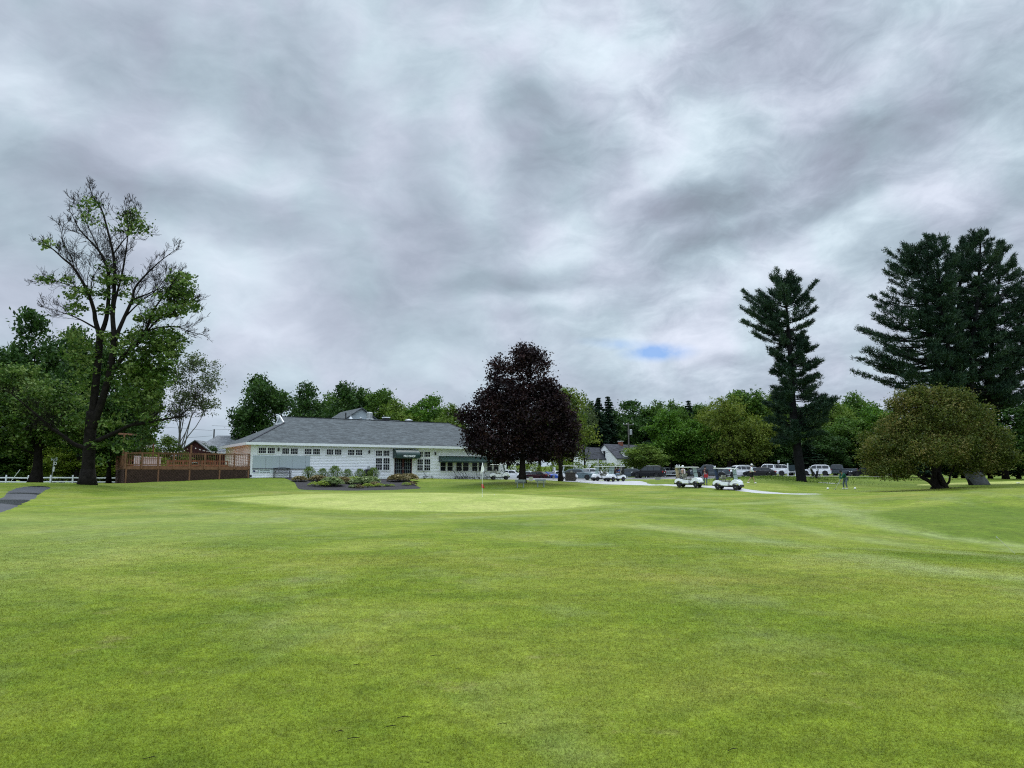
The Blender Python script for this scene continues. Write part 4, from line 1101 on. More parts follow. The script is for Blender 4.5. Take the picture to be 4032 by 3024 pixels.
limbs.append(limb([(468,1275),(560,1232),(640,1196),(720,1186),(790,1170),(860,1155),(920,1110),(960,1050)],.20,.02,-.1,-1.5,7))
limbs.append(limb([(425,1310),(360,1290),(300,1245),(240,1205),(180,1150),(110,1090),(50,1040)],.22,.03,0,-2,7))
limbs.append(limb([(300,1245),(250,1192),(190,1195)],.07,.02,-.6,-1,5))
limbs.append(limb([(475,735),(400,692),(340,665),(270,642),(205,622)],.09,.012,.2,-.5,5))
limbs.append(limb([(395,495),(360,440),(345,385),(300,300),(310,225)],.08,.012,-.5,.5,5))
limbs.append(limb([(430,560),(380,545),(330,520),(240,490),(170,500)],.07,.012,-.5,-1,5))
limbs.append(limb([(520,440),(470,330),(410,200),(370,110)],.08,.012,.6,2,5))
limbs.append(limb([(548,370),(600,300),(650,240),(660,150)],.07,.012,0,-1,5))
limbs.append(limb([(640,590),(720,560),(800,520),(870,470)],.08,.012,0,1,5))
limbs.append(limb([(440,600),(445,500),(480,430),(520,380)],.06,.012,0,1,5))
limbs.append(limb([(600,680),(680,600),(760,540),(830,440)],.08,.012,0,1.8,5))
leafc=[]
def twig(p,d,L_,r,lev):
    n=4; pts=[p]; q=p.copy(); dd=d.copy()
    for i in range(n):
        dd=(dd+Vector(rng.normal(0,.16,3))+Vector((0,0,.09))).normalized(); q=q+dd*(L_/n); pts.append(q.copy())
    mb.tube(pts,[max(.011,r*(1-.75*i/n)) for i in range(n+1)],4 if lev<2 else 3,cap=False)
    if lev<3:
        for k in range(5 if lev==0 else (5 if lev==1 else 4)):
            t=rng.uniform(.25,1); i=min(int(t*n),n-1); b=pts[i].lerp(pts[i+1],t*n-i)
            ax=Vector(rng.normal(0,1,3)); ax=(ax-dd*ax.dot(dd)).normalized(); a=rng.uniform(.4,.9)
            twig(b,(dd*math.cos(a)+ax*math.sin(a)).normalized(),L_*rng.uniform(.42,.62),r*.5,lev+1)
    else: leafc.append(pts[-1])
for li,(c,rr) in enumerate(limbs):
    if li in (0,3): continue
    m_=len(c)
    L_tot=sum((c[i+1]-c[i]).length for i in range(m_-1))
    n=int(L_tot*(1.9))+3
    for k in range(n):
        t=.22+.78*(k+rng.random())/n; i=min(int(t*(m_-1)),m_-2); p=c[i].lerp(c[i+1],t*(m_-1)-i)
        d=(c[i+1]-c[i]).normalized(); ax=Vector(rng.normal(0,1,3)); ax.y*=.8; ax=(ax-d*ax.dot(d)).normalized(); a=rng.uniform(.35,.85)
        twig(p,(d*math.cos(a)+ax*math.sin(a)+Vector((0,0,.15))).normalized(),rng.uniform(1.1,2.5)*(1.15-.75*t),max(.02,rr[i]*.25),1)
e=empty('maple_tree',g,0,'tall half-bare maple with leafless upper twigs, left of the wooden deck','tree')
tr=mb.build('trunk',M_BARK,e,smooth=True)
LF=[]   # leafy patches in photo position: x,y,rx,ry,clumps
for x,y,rx,ry,n in [(430,130,45,35,16),(640,180,40,30,14),(670,240,45,40,20),(620,240,40,40,10),(225,320,32,18,10),(215,495,38,14,12),(320,490,35,14,8),(345,560,32,28,14),(420,545,50,22,22),(490,565,35,20,12),(370,635,36,28,18),(510,640,35,22,12),(500,490,40,26,18),(560,500,50,22,16),(610,490,35,16,10),(870,485,55,28,36),(880,540,62,38,60),(900,610,55,48,64),(810,570,50,34,30),(830,640,60,35,36),(760,655,50,26,22),(720,675,50,26,26),(830,745,50,30,22),(860,790,40,26,18),(670,740,40,20,10),
    (430,190,40,40,8),(560,200,80,60,8),(600,560,50,20,10),(650,600,40,20,8),(520,430,30,30,8),
    (350,760,60,40,30),(560,790,90,50,60),(680,800,90,50,80),(780,780,80,50,70),(740,880,100,60,90),(640,880,90,50,50),(840,830,50,40,40),(380,850,70,60,40),(590,960,80,60,50),(700,960,90,60,80),(400,960,60,60,26),(410,1050,60,50,20),(620,1070,80,50,40),(700,1110,80,50,60),(600,1290,60,40,24),(470,1290,40,30,10),(760,1170,50,30,18),(560,1180,60,40,20),(340,1180,60,50,20),(790,960,60,50,40),(500,1360,30,30,6),(380,850,90,70,30),(620,900,110,70,24),(770,860,80,50,34),(680,1040,110,80,34)]:
    for k in range(n):
        a=rng.random()*6.28; r=math.sqrt(rng.random()); LF.append(tuple(zq(x+math.cos(a)*r*rx,y+math.sin(a)*r*ry,rng.normal(0,1.3))))
C=np.array(LF); I=np.repeat(np.arange(len(C)),11); gg=rng.normal(size=(len(I),3))*np.array([.26,.26,.12]); pts=C[I]+gg
link(bpy.data.objects.new('crown',crown_mesh('crown',pts,.26,rng,LM['maple'],.7,.35)),e)

# --- sparse grey-leaved tree behind the deck
g=G(690,104)
tm,cm=make_tree(31,13,7.5,2.5,.3,'grey',620,9,.28,crad=.7,lobes=[lob(700,1480,104,50,60,50,g),lob(760,1430,104,70,45,60,g),lob(820,1500,104,55,60,50,g),lob(740,1560,104,80,60,70,g),lob(820,1600,104,50,40,50,g),lob(700,1620,104,40,40,40,g),lob(850,1440,104,20,30,20,g)],nl=9,nb=110,shell=.6,bark=M_BARKG)
place_tree(g,tm,cm,'sparse grey-green tree with a pale forked trunk behind the deck','tree')

# --- purple maple by the clubhouse
g=G(2057,80)
L2=[lob(2057,1440,80,60,80,60,g),lob(2075,1400,80,45,50,45,g),lob(1990,1450,80,40,35,40,g),lob(2130,1440,79,40,60,40,g),lob(2020,1540,80,95,60,90,g),lob(2130,1540,80,70,60,80,g),lob(1960,1610,80,100,60,90,g),lob(2070,1640,80,150,110,140,g),lob(2180,1620,80,70,90,90,g),lob(1890,1680,80,80,50,80,g),lob(2240,1690,80,45,70,70,g),lob(1870,1740,80,50,50,60,g),lob(1970,1740,80,130,70,120,g),lob(2150,1750,80,110,60,120,g),lob(2240,1760,80,45,50,50,g),lob(1990,1800,80,60,30,60,g),lob(2110,1800,80,60,22,80,g),lob(2060,1380,80,30,35,30,g),lob(1960,1432,80,32,28,34,g),lob(2105,1405,80,34,36,34,g),lob(1955,1495,80,42,38,44,g),lob(2160,1520,80,42,42,44,g),lob(1920,1560,80,50,42,50,g),lob(1848,1630,80,50,36,50,g),lob(2200,1580,80,40,40,50,g),lob(2230,1640,80,40,40,50,g)]
tm,cm=make_tree(41,14,12,3,.33,'copper',3600,15,.26,crad=.55,lobes=L2,nl=12,nb=60,shell=.42)
place_tree(g,tm,cm,'broad dark purple maple in front of the right end of the clubhouse','tree',name='maple_tree')
g=G(2207,88)
L2=[lob(2270,1600,89,50,70,50,g),lob(2250,1680,89,70,60,60,g),lob(2310,1730,88,50,35,50,g),lob(2330,1690,88,25,20,30,g),lob(2250,1760,88,60,40,60,g),lob(2200,1800,89,50,35,50,g),lob(2300,1800,88,35,20,40,g),lob(2345,1740,88,20,14,20,g),lob(2240,1560,89,40,30,40,g)]
tm,cm=make_tree(43,9.5,6,2,.25,'yellow',330,10,.28,crad=.5,lobes=L2,nl=8,nb=50,shell=.6)
place_tree(g,tm,cm,'loose yellow-green maple behind the right flank of the purple maple','tree',name='maple_tree')

# --- tall yellow-green tree with visible limbs behind the pickup
g=G(2872,131)
L2=[lob(2860,1640,131,110,80,100,g),lob(2800,1700,131,80,80,80,g),lob(2930,1700,131,90,80,80,g),lob(2870,1600,131,70,40,60,g),lob(2860,1760,131,120,60,100,g),lob(2980,1770,131,60,60,60,g)]
tm,cm=make_tree(45,13,12,3,.4,'yellow',900,12,.34,crad=.7,lobes=L2,nl=14,nb=110,shell=.6)
place_tree(g,tm,cm,'yellow-green maple with its forked limbs showing, behind the dark pickup','tree',name='maple_tree')

# --- bronze-green spreading tree
g=G(3690,62)
L2=[lob(3680,1640,62,150,110,150,g),lob(3560,1700,62,130,100,130,g),lob(3790,1690,62,130,100,130,g),lob(3650,1570,62,80,50,80,g),lob(3740,1580,62,70,60,70,g),lob(3470,1760,62,95,70,100,g),lob(3420,1800,62,50,50,60,g),lob(3900,1740,62,90,70,90,g),lob(3940,1800,62,50,60,60,g),lob(3660,1770,60.5,180,75,150,g),lob(3820,1800,62,130,50,120,g),lob(3500,1840,61,100,45,90,g),lob(3560,1860,61,60,30,60,g),lob(3840,1840,62,90,30,80,g),lob(3440,1850,61,50,30,50,g),lob(3610,1560,62,30,30,30,g),lob(3560,1600,62,60,40,60,g),lob(3850,1620,62,50,40,50,g)]
L2=[(a,b,c,d*.86,e_*.86,f*.86) for a,b,c,d,e_,f in L2]
_r=np.random.default_rng(6)
for _i in range(46):
    a,b,c,d,e_,f=L2[_r.integers(18)]; u=_r.normal(size=3); u/=np.linalg.norm(u); u[2]=abs(u[2])*.9-.1
    s_=_r.uniform(.35,.75); L2.append((a+u[0]*d*1.05,b+u[1]*e_*1.05,c+u[2]*f*1.08,s_,s_,s_*.9))
tm,cm=make_tree(51,7.5,12,1.5,.26,'bronze',4600,14,.16,crad=.42,lobes=L2,nl=2,nb=20,shell=.40,squash=.7)
e=place_tree(g,tm,cm,'wide bronze-green tree with low crooked stems, right foreground','tree',name='spreading_tree')
mb=MB(); rng=np.random.default_rng(9)
for pts,r in [([(3690,1925),(3660,1895),(3630,1880),(3600,1860),(3570,1830)],.16),([(3690,1925),(3680,1880),(3690,1840),(3680,1780)],.17),([(3725,1922),(3705,1880),(3700,1850),(3720,1780)],.2),([(3700,1925),(3735,1900),(3745,1860),(3790,1800)],.10),([(3630,1880),(3640,1850),(3600,1830)],.07),([(3665,1895),(3670,1860),(3640,1840)],.07),([(3600,1860),(3560,1850),(3500,1850)],.06)]:
    q=[P(x,y,62+rng.normal(0,.2))-g for x,y in pts]; c=catmull([tuple(p) for p in q],4,False); mb.tube(c,[r*(1.2-.8*i/(len(c)-1)) for i in range(len(c))],7)
mb.lathe([(.62,-.25),(.55,.05),(.35,.22)],(0,0,0),'z',12)
mb.build('stem',M_BARK,e,smooth=True)

# --- white pines
def pine(base,stems,label,seed,trunk_r,bark,tuft=.34,dens=1.0,lo=.45):
    """stems: list of (polyline world-relative, radius0, crown bottom fraction, func(h)->(left,right) reach)"""
    rng=np.random.default_rng(seed); mb=MB(); P0=[]; Dn=[]
    for poly,r0,zb,reach in stems:
        c=[Vector(p) for p in catmull([tuple(p) for p in poly],5,False)]; m_=len(c)
        mb.tube(c,[r0*(1-.93*(i/(m_-1))**1.0)+.02 for i in range(m_)],9)
        z=zb; top=c[-1].z
        def at(z):
            for i in range(m_-1):
                if c[i].z<=z<=c[i+1].z: return c[i].lerp(c[i+1],(z-c[i].z)/max(1e-6,c[i+1].z-c[i].z))
            return c[-1].copy()
        while z<top:
            p=at(z); l,r_=reach(z); nb=rng.integers(3,6)
            for k in range(nb):
                pz=at(min(max(z+rng.uniform(-.3,.3),zb),top)) if z<top-1.2 else p
                a=rng.random()*2*math.pi; ca=math.cos(a); side=(r_ if ca>0 else l); oth=(l+r_)/2
                L_=(abs(ca)*side+(1-abs(ca))*oth)*rng.uniform(lo,1.10)
                if L_<.25: L_=.25
                rise=.08+.95*((z-zb)/(top-zb))**3.5; tip=Vector((math.cos(a)*L_,math.sin(a)*L_,L_*rise+rng.normal(0,.12*L_*.4)))
                n=6; pts=[]
                for i in range(n+1):
                    t=i/n; pts.append(pz+Vector((tip.x*t,tip.y*t,tip.z*t - .10*L_*math.sin(math.pi*t)+.06*L_*t*t)))
                mb.tube(pts,[max(.012,(.02+.014*L_)*(1-.8*i/n)) for i in range(n+1)],4,cap=False)
                d=Vector((math.cos(a),math.sin(a),rise)).normalized(); q=Vector((-d.y,d.x,0)).normalized()
                nt=int((5+L_*12)*dens)
                for j in range(nt):
                    t=.30+.70*rng.random()**.7; b=pts[min(int(t*n),n-1)].lerp(pts[min(int(t*n),n-1)+1],t*n-int(t*n) if t<1 else 1)
                    sw=L_*.26*(1-t*.7)*rng.uniform(-1,1)+rng.normal(0,.10)
                    b=b+q*sw+d*abs(sw)*.5+Vector((0,0,rng.normal(.04,.06)+abs(sw)*.14))
                    P0.append(tuple(b)); Dn.append(tuple(d*.5+q*(np.sign(sw)*.35)+Vector((0,0,.55))))
            z+=rng.uniform(.28,.52)
    P0=np.array(P0); Dn=np.array(Dn); k=13
    I=np.repeat(np.arange(len(P0)),k); n=len(I)
    dd=Dn[I]+rng.normal(0,.55,(n,3)); dd/=np.linalg.norm(dd,axis=1)[:,None]
    s=rng.normal(size=(n,3)); s-=dd*(s*dd).sum(1)[:,None]; s/=np.linalg.norm(s,axis=1)[:,None]
    base_=P0[I]+rng.normal(0,.11,(n,3)); L_=tuft*(.6+.7*rng.random(n))[:,None]; W_=.038+.0*L_
    V=np.stack([base_-s*W_,base_+s*W_,base_+dd*L_],1).reshape(-1,3)
    e=empty('pine_tree',base,0,label,'tree')
    mb.build('trunk',bark,e,smooth=True)
    link(bpy.data.objects.new('crown',np_mesh('crown',V,np.arange(3*n).reshape(-1,3),LM['pine'])),e)
    return e
g=G(3157,86); q8=lambda x,y,D=86: P(2800+x/1.276,850+y/1.276,D)-g
poly=[q8(458,1352),q8(435,1180),q8(420,1040),q8(407,900),q8(400,760),q8(390,600),q8(380,470),q8(370,350)]
zt=lambda y: q8(400,y).z
pr=[(1180,110,110),(1080,150,130),(1000,150,200),(930,130,200),(880,110,210),(850,70,210),(810,100,150),(780,110,230),(740,70,150),(700,110,150),(650,150,160),(600,210,130),(560,190,235),(520,240,120),(470,210,120),(440,180,165),(420,140,60),(390,110,100),(370,80,70),(340,70,20),(320,10,10)]
zs=np.array([zt(a[0]) for a in pr]); ls=np.array([a[1] for a in pr])/1.276/FPX*86; rs=np.array([a[2] for a in pr])/1.276/FPX*86
pine(g,[(poly,.55,zt(1150),lambda z:(float(np.interp(z,zs,ls)),float(np.interp(z,zs,rs))))],'single tall dark pine with a bare lower trunk, right of the parking lot',5,.5,M_BARKR)
g=G(3850,79); q8=lambda x,y,D=79: P(2800+x/1.276,850+y/1.276,D)-g
def reachf(tab,D=79):
    zs=np.array([q8(1300,a[0]).z for a in tab]); l=np.array([a[1] for a in tab])/1.276/FPX*D; r=np.array([a[2] for a in tab])/1.276/FPX*D
    o=np.argsort(zs); return lambda z:(float(np.interp(z,zs[o],l[o])),float(np.interp(z,zs[o],r[o])))
st=[]
st.append(([q8(1325,1370),q8(1290,1270),q8(1240,1150),q8(1200,950),q8(1150,800),q8(1100,600),q8(1075,400),q8(1040,250),q8(1030,150)],.45,q8(0,900).z,reachf([(900,330,60),(850,370,80),(780,410,80),(740,400,90),(680,390,90),(580,340,90),(490,300,90),(400,240,80),(330,190,80),(260,160,70),(200,80,60),(120,10,10)])))
st.append(([q8(1320,1370),q8(1290,1200),q8(1240,1000,78),q8(1215,850,77),q8(1190,650,76.5),q8(1150,400,76),q8(1135,220,76),q8(1130,130,76)],.35,q8(0,860).z,reachf([(860,110,80),(600,100,90),(400,110,90),(250,80,80),(110,10,10)])))
st.append(([q8(1330,1370),q8(1300,1200),q8(1265,1000,81),q8(1240,800,82),q8(1235,600,82),q8(1250,350,82),q8(1265,200,82),q8(1275,115,82)],.38,q8(0,900).z,reachf([(900,120,110),(700,100,120),(500,110,110),(300,100,90),(180,70,60),(95,10,10)])))
st.append(([q8(1335,1370),q8(1320,1200),q8(1300,1000,79),q8(1310,800,78),q8(1320,600,78),q8(1340,400,78),q8(1350,220,78),q8(1355,105,78)],.42,q8(0,900).z,reachf([(900,110,190),(700,100,160),(500,100,130),(350,90,120),(200,80,70),(85,10,10)])))
st.append(([q8(1340,1370),q8(1345,1200),q8(1370,950,80),q8(1400,750,80),q8(1420,550,80),q8(1440,400,80),q8(1450,250,80),q8(1455,150,80)],.36,q8(0,950).z,reachf([(950,90,260),(850,90,280),(700,90,240),(500,80,200),(350,80,150),(250,60,80),(150,10,10)])))
st.append(([q8(1345,1370),q8(1370,1150),q8(1430,950,81),q8(1500,800,81),q8(1560,650,81),q8(1590,500,81),q8(1600,360,81)],.28,q8(0,930).z,reachf([(930,80,220),(750,80,200),(550,80,160),(400,60,80),(360,10,10)])))
e=pine(g,st,'large multi-stemmed white pine clump with a thick pale grey base, at the right',6,.8,M_BARKR,tuft=.33,dens=.68,lo=.55)
mb=MB(); c=[Vector((0.1,0,-.3)),Vector((.0,0,.25)),q8(1310,1290)*1,q8(1290,1220)*1,q8(1270,1150)]
mb.tube(c,[1.1,.86,.74,.64,.45],14); mb.build('trunk_base',mat('dark_grey_bark',(.055,.058,.058),.95,var=.35,scale=3,bump=1.0,bscale=8),e,smooth=True)['label']='pale grey flared trunk base'

# --- hedges
def hedge(px0,px1,pyt,D0,D1,depth,label,mat_='hedge',seed=1):
    a,b=G(px0,D0),G(px1,D1); h=P(px0,pyt,D0).z-a.z; L_=(b-a).length; ang=math.atan2(b.y-a.y,b.x-a.x)
    rng=np.random.default_rng(seed); n=int(L_*h*90)
    x=rng.random(n)*L_; z=rng.random(n)**.7*h; top=h*(1+.10*np.sin(x*1.1)+.06*np.sin(x*2.9)); z=z/h*top; y=np.where(rng.random(n)<.7,-depth/2+rng.normal(0,.12,n),rng.uniform(-depth/2,depth/2,n)); y=np.where(z>top*.85,rng.uniform(-depth/2,depth/2,n),y)
    e=empty('hedge',a,ang,label,'hedge')
    link(bpy.data.objects.new('foliage',crown_mesh('foliage',np.stack([x,y,z],1),.26,rng,LM[mat_],.6,.2)),e)
    mb=MB()
    for i in range(int(L_/1.2)): mb.tube([(i*1.2+.6,0,-.1),(i*1.2+.6+rng.normal(0,.1),0,h*.9)],.04,4)
    mb.build('stem',M_BARK,e)
hedge(2000,2050,1836,150,150,1.6,'short clipped hedge seen left of the purple maple trunk',seed=2)
hedge(2060,2200,1830,149,149,2.0,'clipped yellow-green hedge behind the blue car',seed=3)
hedge(2215,2480,1822,138,140,2.0,'long green hedge in front of the white cape house',seed=4)

# --- shrubs of the flower bed
def shrub_mesh(kind,seed):
    rng=np.random.default_rng(seed); mb=MB()
    if kind=='tall':   # upright fine-leaved shrub
        n=1300; a=rng.random(n)*6.28; r=np.sqrt(rng.random(n)); z=rng.random(n)**.8; w=.62*(.35+.65*np.sin(np.pi*np.clip(z*.9+.12,0,1)))
        pts=np.stack([np.cos(a)*r*w,np.sin(a)*r*w,.12+z*1.25+rng.normal(0,.05,n)],1)
        V=rhombi(pts,.13,.035,rng,0,up=np.array([0,0,1.2])); lm=LM['light']
        for i in range(9): t=rng.random()*6.28; mb.tube([(0,0,-.05),(math.cos(t)*.3,math.sin(t)*.3,.9)],[.02,.008],4)
        H_=1.4
    else:
        cols={'hosta':leafmat('hosta_leaves',(.10,.16,.05),(.20,.26,.10),(.42,.44,.25)),'bronzey':leafmat('bronze_perennial',(.10,.09,.035),(.22,.18,.08),(.40,.34,.20)),'lime':leafmat('lime_leaves',(.13,.20,.02),(.24,.32,.04),(.38,.44,.09))} if not hasattr(shrub_mesh,'c') else shrub_mesh.c
        shrub_mesh.c=cols
        n=420; a=rng.random(n)*6.28; r=np.sqrt(rng.random(n)); pts=np.stack([np.cos(a)*r*.55,np.sin(a)*r*.5,.08+.42*np.sqrt(np.clip(1-r*r,0,1))*(.55+.45*rng.random(n))],1)
        V=rhombi(pts,.17 if kind!='lime' else .09,.11 if kind!='lime' else .05,rng,.5); lm=cols[kind]
        for i in range(7): t=rng.random()*6.28; mb.tube([(0,0,-.05),(math.cos(t)*.3,math.sin(t)*.3,.3)],[.015,.006],4)
    cm=np_mesh('foliage',V,quads(len(pts)),lm); o=mb.build('stem',M_BARK,None); tm=o.data; bpy.data.objects.remove(o); return cm,tm
SH={k:[shrub_mesh(k,s) for s in (1,2)] for k in ('tall','hosta','bronzey','lime')}
def shrub(px,D,kind,s,label,name='shrub',sz=1.0):
    g=G(px,D,.03); cm,tm=SH[kind][int(px)%2]
    s*=.98 if kind=='tall' else 1.25
    e=empty(name,g,px*.7,label,'shrub' if kind=='tall' else 'plant'); e.scale=(s*1.2,s*1.2,s*sz*.93)
    link(bpy.data.objects.new('foliage',cm),e); link(bpy.data.objects.new('stem',tm),e)
b5=lambda x:1150+x/4.174
shrub(b5(278),78.5,'tall',1.08,'leftmost of the upright feathery shrubs, darkest, beside the black bench')
shrub(b5(500),80.2,'tall',.95,'upright feathery shrub second from the bench, left of the small post')
shrub(b5(705),80.6,'tall',1.2,'tallest upright feathery shrub, in the middle of the flower bed')
shrub(b5(910),82.0,'tall',.92,'slim upright shrub right of the tallest one in the flower bed')
shrub(b5(1115),82.5,'tall',.95,'yellowish upright shrub just left of the black box by the wall')
shrub(b5(1335),83.5,'tall',1.02,'rounded upright shrub in front of the black box by the wall')
for x,D,k,s,l in [(130,76.5,'bronzey',.95,'reddish-green low perennial nearest the black bench'),
 (430,78,'bronzey',1.1,'brownish low perennial below the second feathery shrub'),(370,74,'lime',.8,'small lime-green mound at the lower left of the bed'),
 (510,74.2,'lime',1.0,'larger lime-green mound beside the small one at the front of the bed'),(540,78.5,'bronzey',.9,'brownish perennial between two feathery shrubs'),
 (660,75.3,'hosta',1.5,'largest pale variegated hosta at the front of the bed'),(600,77,'hosta',1.0,'pale hosta just behind the largest one'),
 (800,80,'hosta',.9,'cream-edged plant at the foot of the tallest shrub'),(850,78,'bronzey',1.15,'coppery plant right of the largest hosta'),
 (1010,80,'lime',1.1,'bright lime plant behind the gap in the bed'),(1040,77.5,'hosta',1.0,'loose hosta below the bright lime plant'),
 (1180,77.6,'hosta',1.4,'broad pale hosta below the black box'),(1300,79.5,'hosta',1.2,'pale hosta right of the broad one below the black box'),
 (1250,75.5,'lime',.75,'small green tuft at the front edge below the pale hostas'),(1440,76.2,'lime',.7,'small pale green tuft alone near the front edge of the bed'),
 (1010,74.5,'hosta',.6,'tiny low plant at the front edge in the middle of the bed'),(1100,74.6,'bronzey',.6,'tiny brownish plant at the front edge of the bed'),
 (1740,82,'bronzey',1.35,'tan grassy plant left of the doors'),(1700,84.5,'bronzey',.8,'small tan plant close against the doors'),(1910,83,'bronzey',1.4,'tan plant right of the doors, taller than its neighbour'),
 (1880,78,'lime',.65,'small pale rosette at the right end of the bed'),(1640,77,'lime',.45,'tiny green sprig in the bare right part of the bed'),(1560,77,'hosta',.45,'tiny pale sprig in the bare mulch'),(1980,79,'bronzey',.6,'small brown plant at the far right tip of the bed'),(1350,77,'bronzey',.8,'small dull plant right of the broad pale hosta')]:
    shrub(b5(x),D,k,s,l,'perennial')

# --- unmown tufts on the banks
def tufts():
    rng=np.random.default_rng(3); n=70000
    x=np.concatenate([rng.uniform(11,60,n)]); y=rng.uniform(74,104,n)
    cxy=[(gxy(3060,92),6,5),(gxy(3110,90),5,4),(gxy(3290,101),6,4),(gxy(3380,101),5,4),(gxy(3180,92),4,4),(gxy(3480,100),6,3)]
    m_=np.zeros(n)
    for (cx,cy),rx,ry in cxy: m_=np.maximum(m_,np.exp(-((x-cx)/rx)**2-((y-cy)/ry)**2))
    k=rng.random(n)<m_*.9; x,y=x[k],y[k]; n=len(x); z=Hn(x,y); h=rng.uniform(.06,.18,n); a=rng.random(n)*6.28; w=.035
    V=np.stack([np.stack([x-np.cos(a)*w,y-np.sin(a)*w,z],1),np.stack([x+np.cos(a)*w,y+np.sin(a)*w,z],1),np.stack([x+rng.normal(0,.08,n),y+rng.normal(0,.08,n),z+h],1)],1).reshape(-1,3)
    o=link(bpy.data.objects.new('long_grass',np_mesh('long_grass',V,np.arange(3*n).reshape(-1,3),LM['light']))); tag(o,'unmown longer grass on the mounds behind the pine','grass',kind='stuff')
tufts()
# ------------------------------------------------------------------ materials for objects
M_CARTW = mat('cart_white_paint', (.86,.87,.89), .25, var=.03, scale=2, coat=.5)
M_SEAT = mat('beige_vinyl', (.30,.30,.25), .6, var=.1)
M_TYRE = mat('tyre_rubber', (.016,.016,.017), .85, var=.2)
M_RIM = mat('alloy_rim', (.45,.46,.48), .3, metal=.7, var=.15)
M_WS = glass('clear_windshield', (.42,.52,.50), .08, alpha=.62)
M_CARGLASS = glass('car_glass', (.02,.026,.03), .05, spec=.5)
M_TAIL = mat('red_tail_lamp', (.28,.01,.015), .25)
M_HEAD = mat('headlamp_glass', (.75,.78,.8), .15, spec=.8)
M_SKIN = mat('skin', (.42,.25,.18), .6)
M_CHROME = mat('chrome', (.6,.6,.62), .15, metal=1.0, var=.05)
def paint(name,c): return mat(name,c,.4,var=.05,scale=1.5,coat=.08,spec=.2)

# ------------------------------------------------------------------ golf carts
def wheel(parent,x,y,z,r,w,side,n=16):
    o=MB().lathe([(r*.62,-w/2),(r*.93,-w/2),(r,-w*.3),(r,w*.3),(r*.93,w/2),(r*.62,w/2)],(0,0,0),'y',n).build('wheel',M_TYRE,parent,smooth=False); o.location=(x,y,z)
    MB().lathe([(r*.15,side*w*.5+.0),(r*.6,side*w*.40),(r*.6,-side*w*.3)],(0,0,0),'y',n).build('rim',M_RIM,o)
    return o
def make_cart():
    c=empty('golf_cart',(0,0,0),0)
    # rear body over the wheels
    arc=lambda cx,cz,r,a0,a1,n=7:[(cx+r*math.cos(R(a0+(a1-a0)*i/n)),cz+r*math.sin(R(a0+(a1-a0)*i/n))) for i in range(n+1)]
    pts=[(-1.22,.42),(-1.20,.62),(-1.0,.76),(-.78,.80),(-.55,.74),(-.35,.66),(.12,.64),(.12,.34),(-.48,.34)]+arc(-.78,.25,.32,20,160)+[(-1.14,.36)]
    MB().prism(pts,lambda x,z:-.58+.04*max(0,z-.6)*2,lambda x,z:.58-.04*max(0,z-.6)*2).build('rear_body',M_CARTW,c,bevel=.02)
    pts=[(.28,.40),(.32,.55),(.52,.80),(.72,.90),(.92,.88),(1.10,.74),(1.19,.52),(1.19,.40),(1.12,.36)]+arc(.80,.25,.32,20,160)
    MB().prism(pts,lambda x,z:-.57+.10*max(0,x-.7),lambda x,z:.57-.10*max(0,x-.7)).build('front_cowl',M_CARTW,c,bevel=.03)
    MB().box(-1.1,1.1,-.45,.45,.22,.30).box(.12,.46,-.56,.56,.30,.345).box(-1.28,-1.19,-.5,.5,.28,.42).box(1.16,1.24,-.52,.52,.26,.44).build('chassis',M_PLASTIC,c,bevel=.01)
    MB().box(-.42,.10,-.52,.52,.66,.80).build('seat',M_SEAT,c,bevel=.03)
    b=MB().box(-.50,-.38,-.52,.52,.86,1.24); b.build('backrest',M_SEAT,c,bevel=.04)
    mb=MB()
    for s in (-1,1): mb.tube([(-.45,s*.50,.66),(-.44,s*.58,.95),(-.1,s*.58,.95),(-.05,s*.55,.7)],.018,5)
    mb.build('armrest',M_PLASTIC,c)
    mb=MB().box(-1.15,.78,-.60,.60,1.80,1.835).box(-1.08,.70,-.54,.54,1.835,1.865)
    mb.build('roof',mat('cart_roof',(.60,.62,.56),.4,var=.04),c,bevel=.015)
    for s in (-1,1):
        MB().tube([(.66,s*.52,.84),(.50,s*.52,1.80)],.022,6).build('roof_post',M_PLASTIC,c)
        MB().tube([(-.62,s*.54,.72),(-.78,s*.54,1.80)],.022,6).build('roof_post',M_PLASTIC,c)
    mb=MB(); mb.add([(.69,-.50,.90),(.69,.50,.90),(.52,.50,1.76),(.52,-.50,1.76),(.70,-.50,.90),(.70,.50,.90),(.53,.50,1.76),(.53,-.50,1.76)],[(0,1,2,3),(7,6,5,4),(0,4,5,1),(1,5,6,2),(2,6,7,3),(3,7,4,0)])
    w=mb.build('windshield',M_WS,c); MB().bar((.70,-.5,.895),(.70,.5,.895),.03).bar((.62,-.5,1.33),(.62,.5,1.33),.025).build('windshield_bar',M_PLASTIC,w)
    mb=MB().tube([(.55,.25,.85),(.28,.25,1.08)],.02,6); q=len(mb.v); mb.lathe([(.19,-.012),(.19,.012)],(0,0,0),'z',16)
    Mx=Matrix.Translation((.26,.25,1.10))@Matrix.Rotation(R(-50),4,'Y'); mb.xf(Mx,q); mb.build('steering_wheel',M_PLASTIC,c)
    MB().box(-1.16,-.72,-.45,.45,.80,.84).bar((-.80,-.45,1.25),(-.80,.45,1.25),.04).bar((-1.1,-.45,.84),(-.80,-.45,1.25),.03).bar((-1.1,.45,.84),(-.80,.45,1.25),.03).build('bag_rack',M_PLASTIC,c)
    for s in (-1,1):
        wheel(c,-.78,s*.50,.22,.225,.20,s); wheel(c,.80,s*.50,.22,.225,.20,s)
        MB().box(1.12,1.16,s*.40-.09,s*.40+.09,.62,.70).build('headlight',M_HEAD,c,bevel=.01)
    return c
cart0=make_cart(); carts=[]
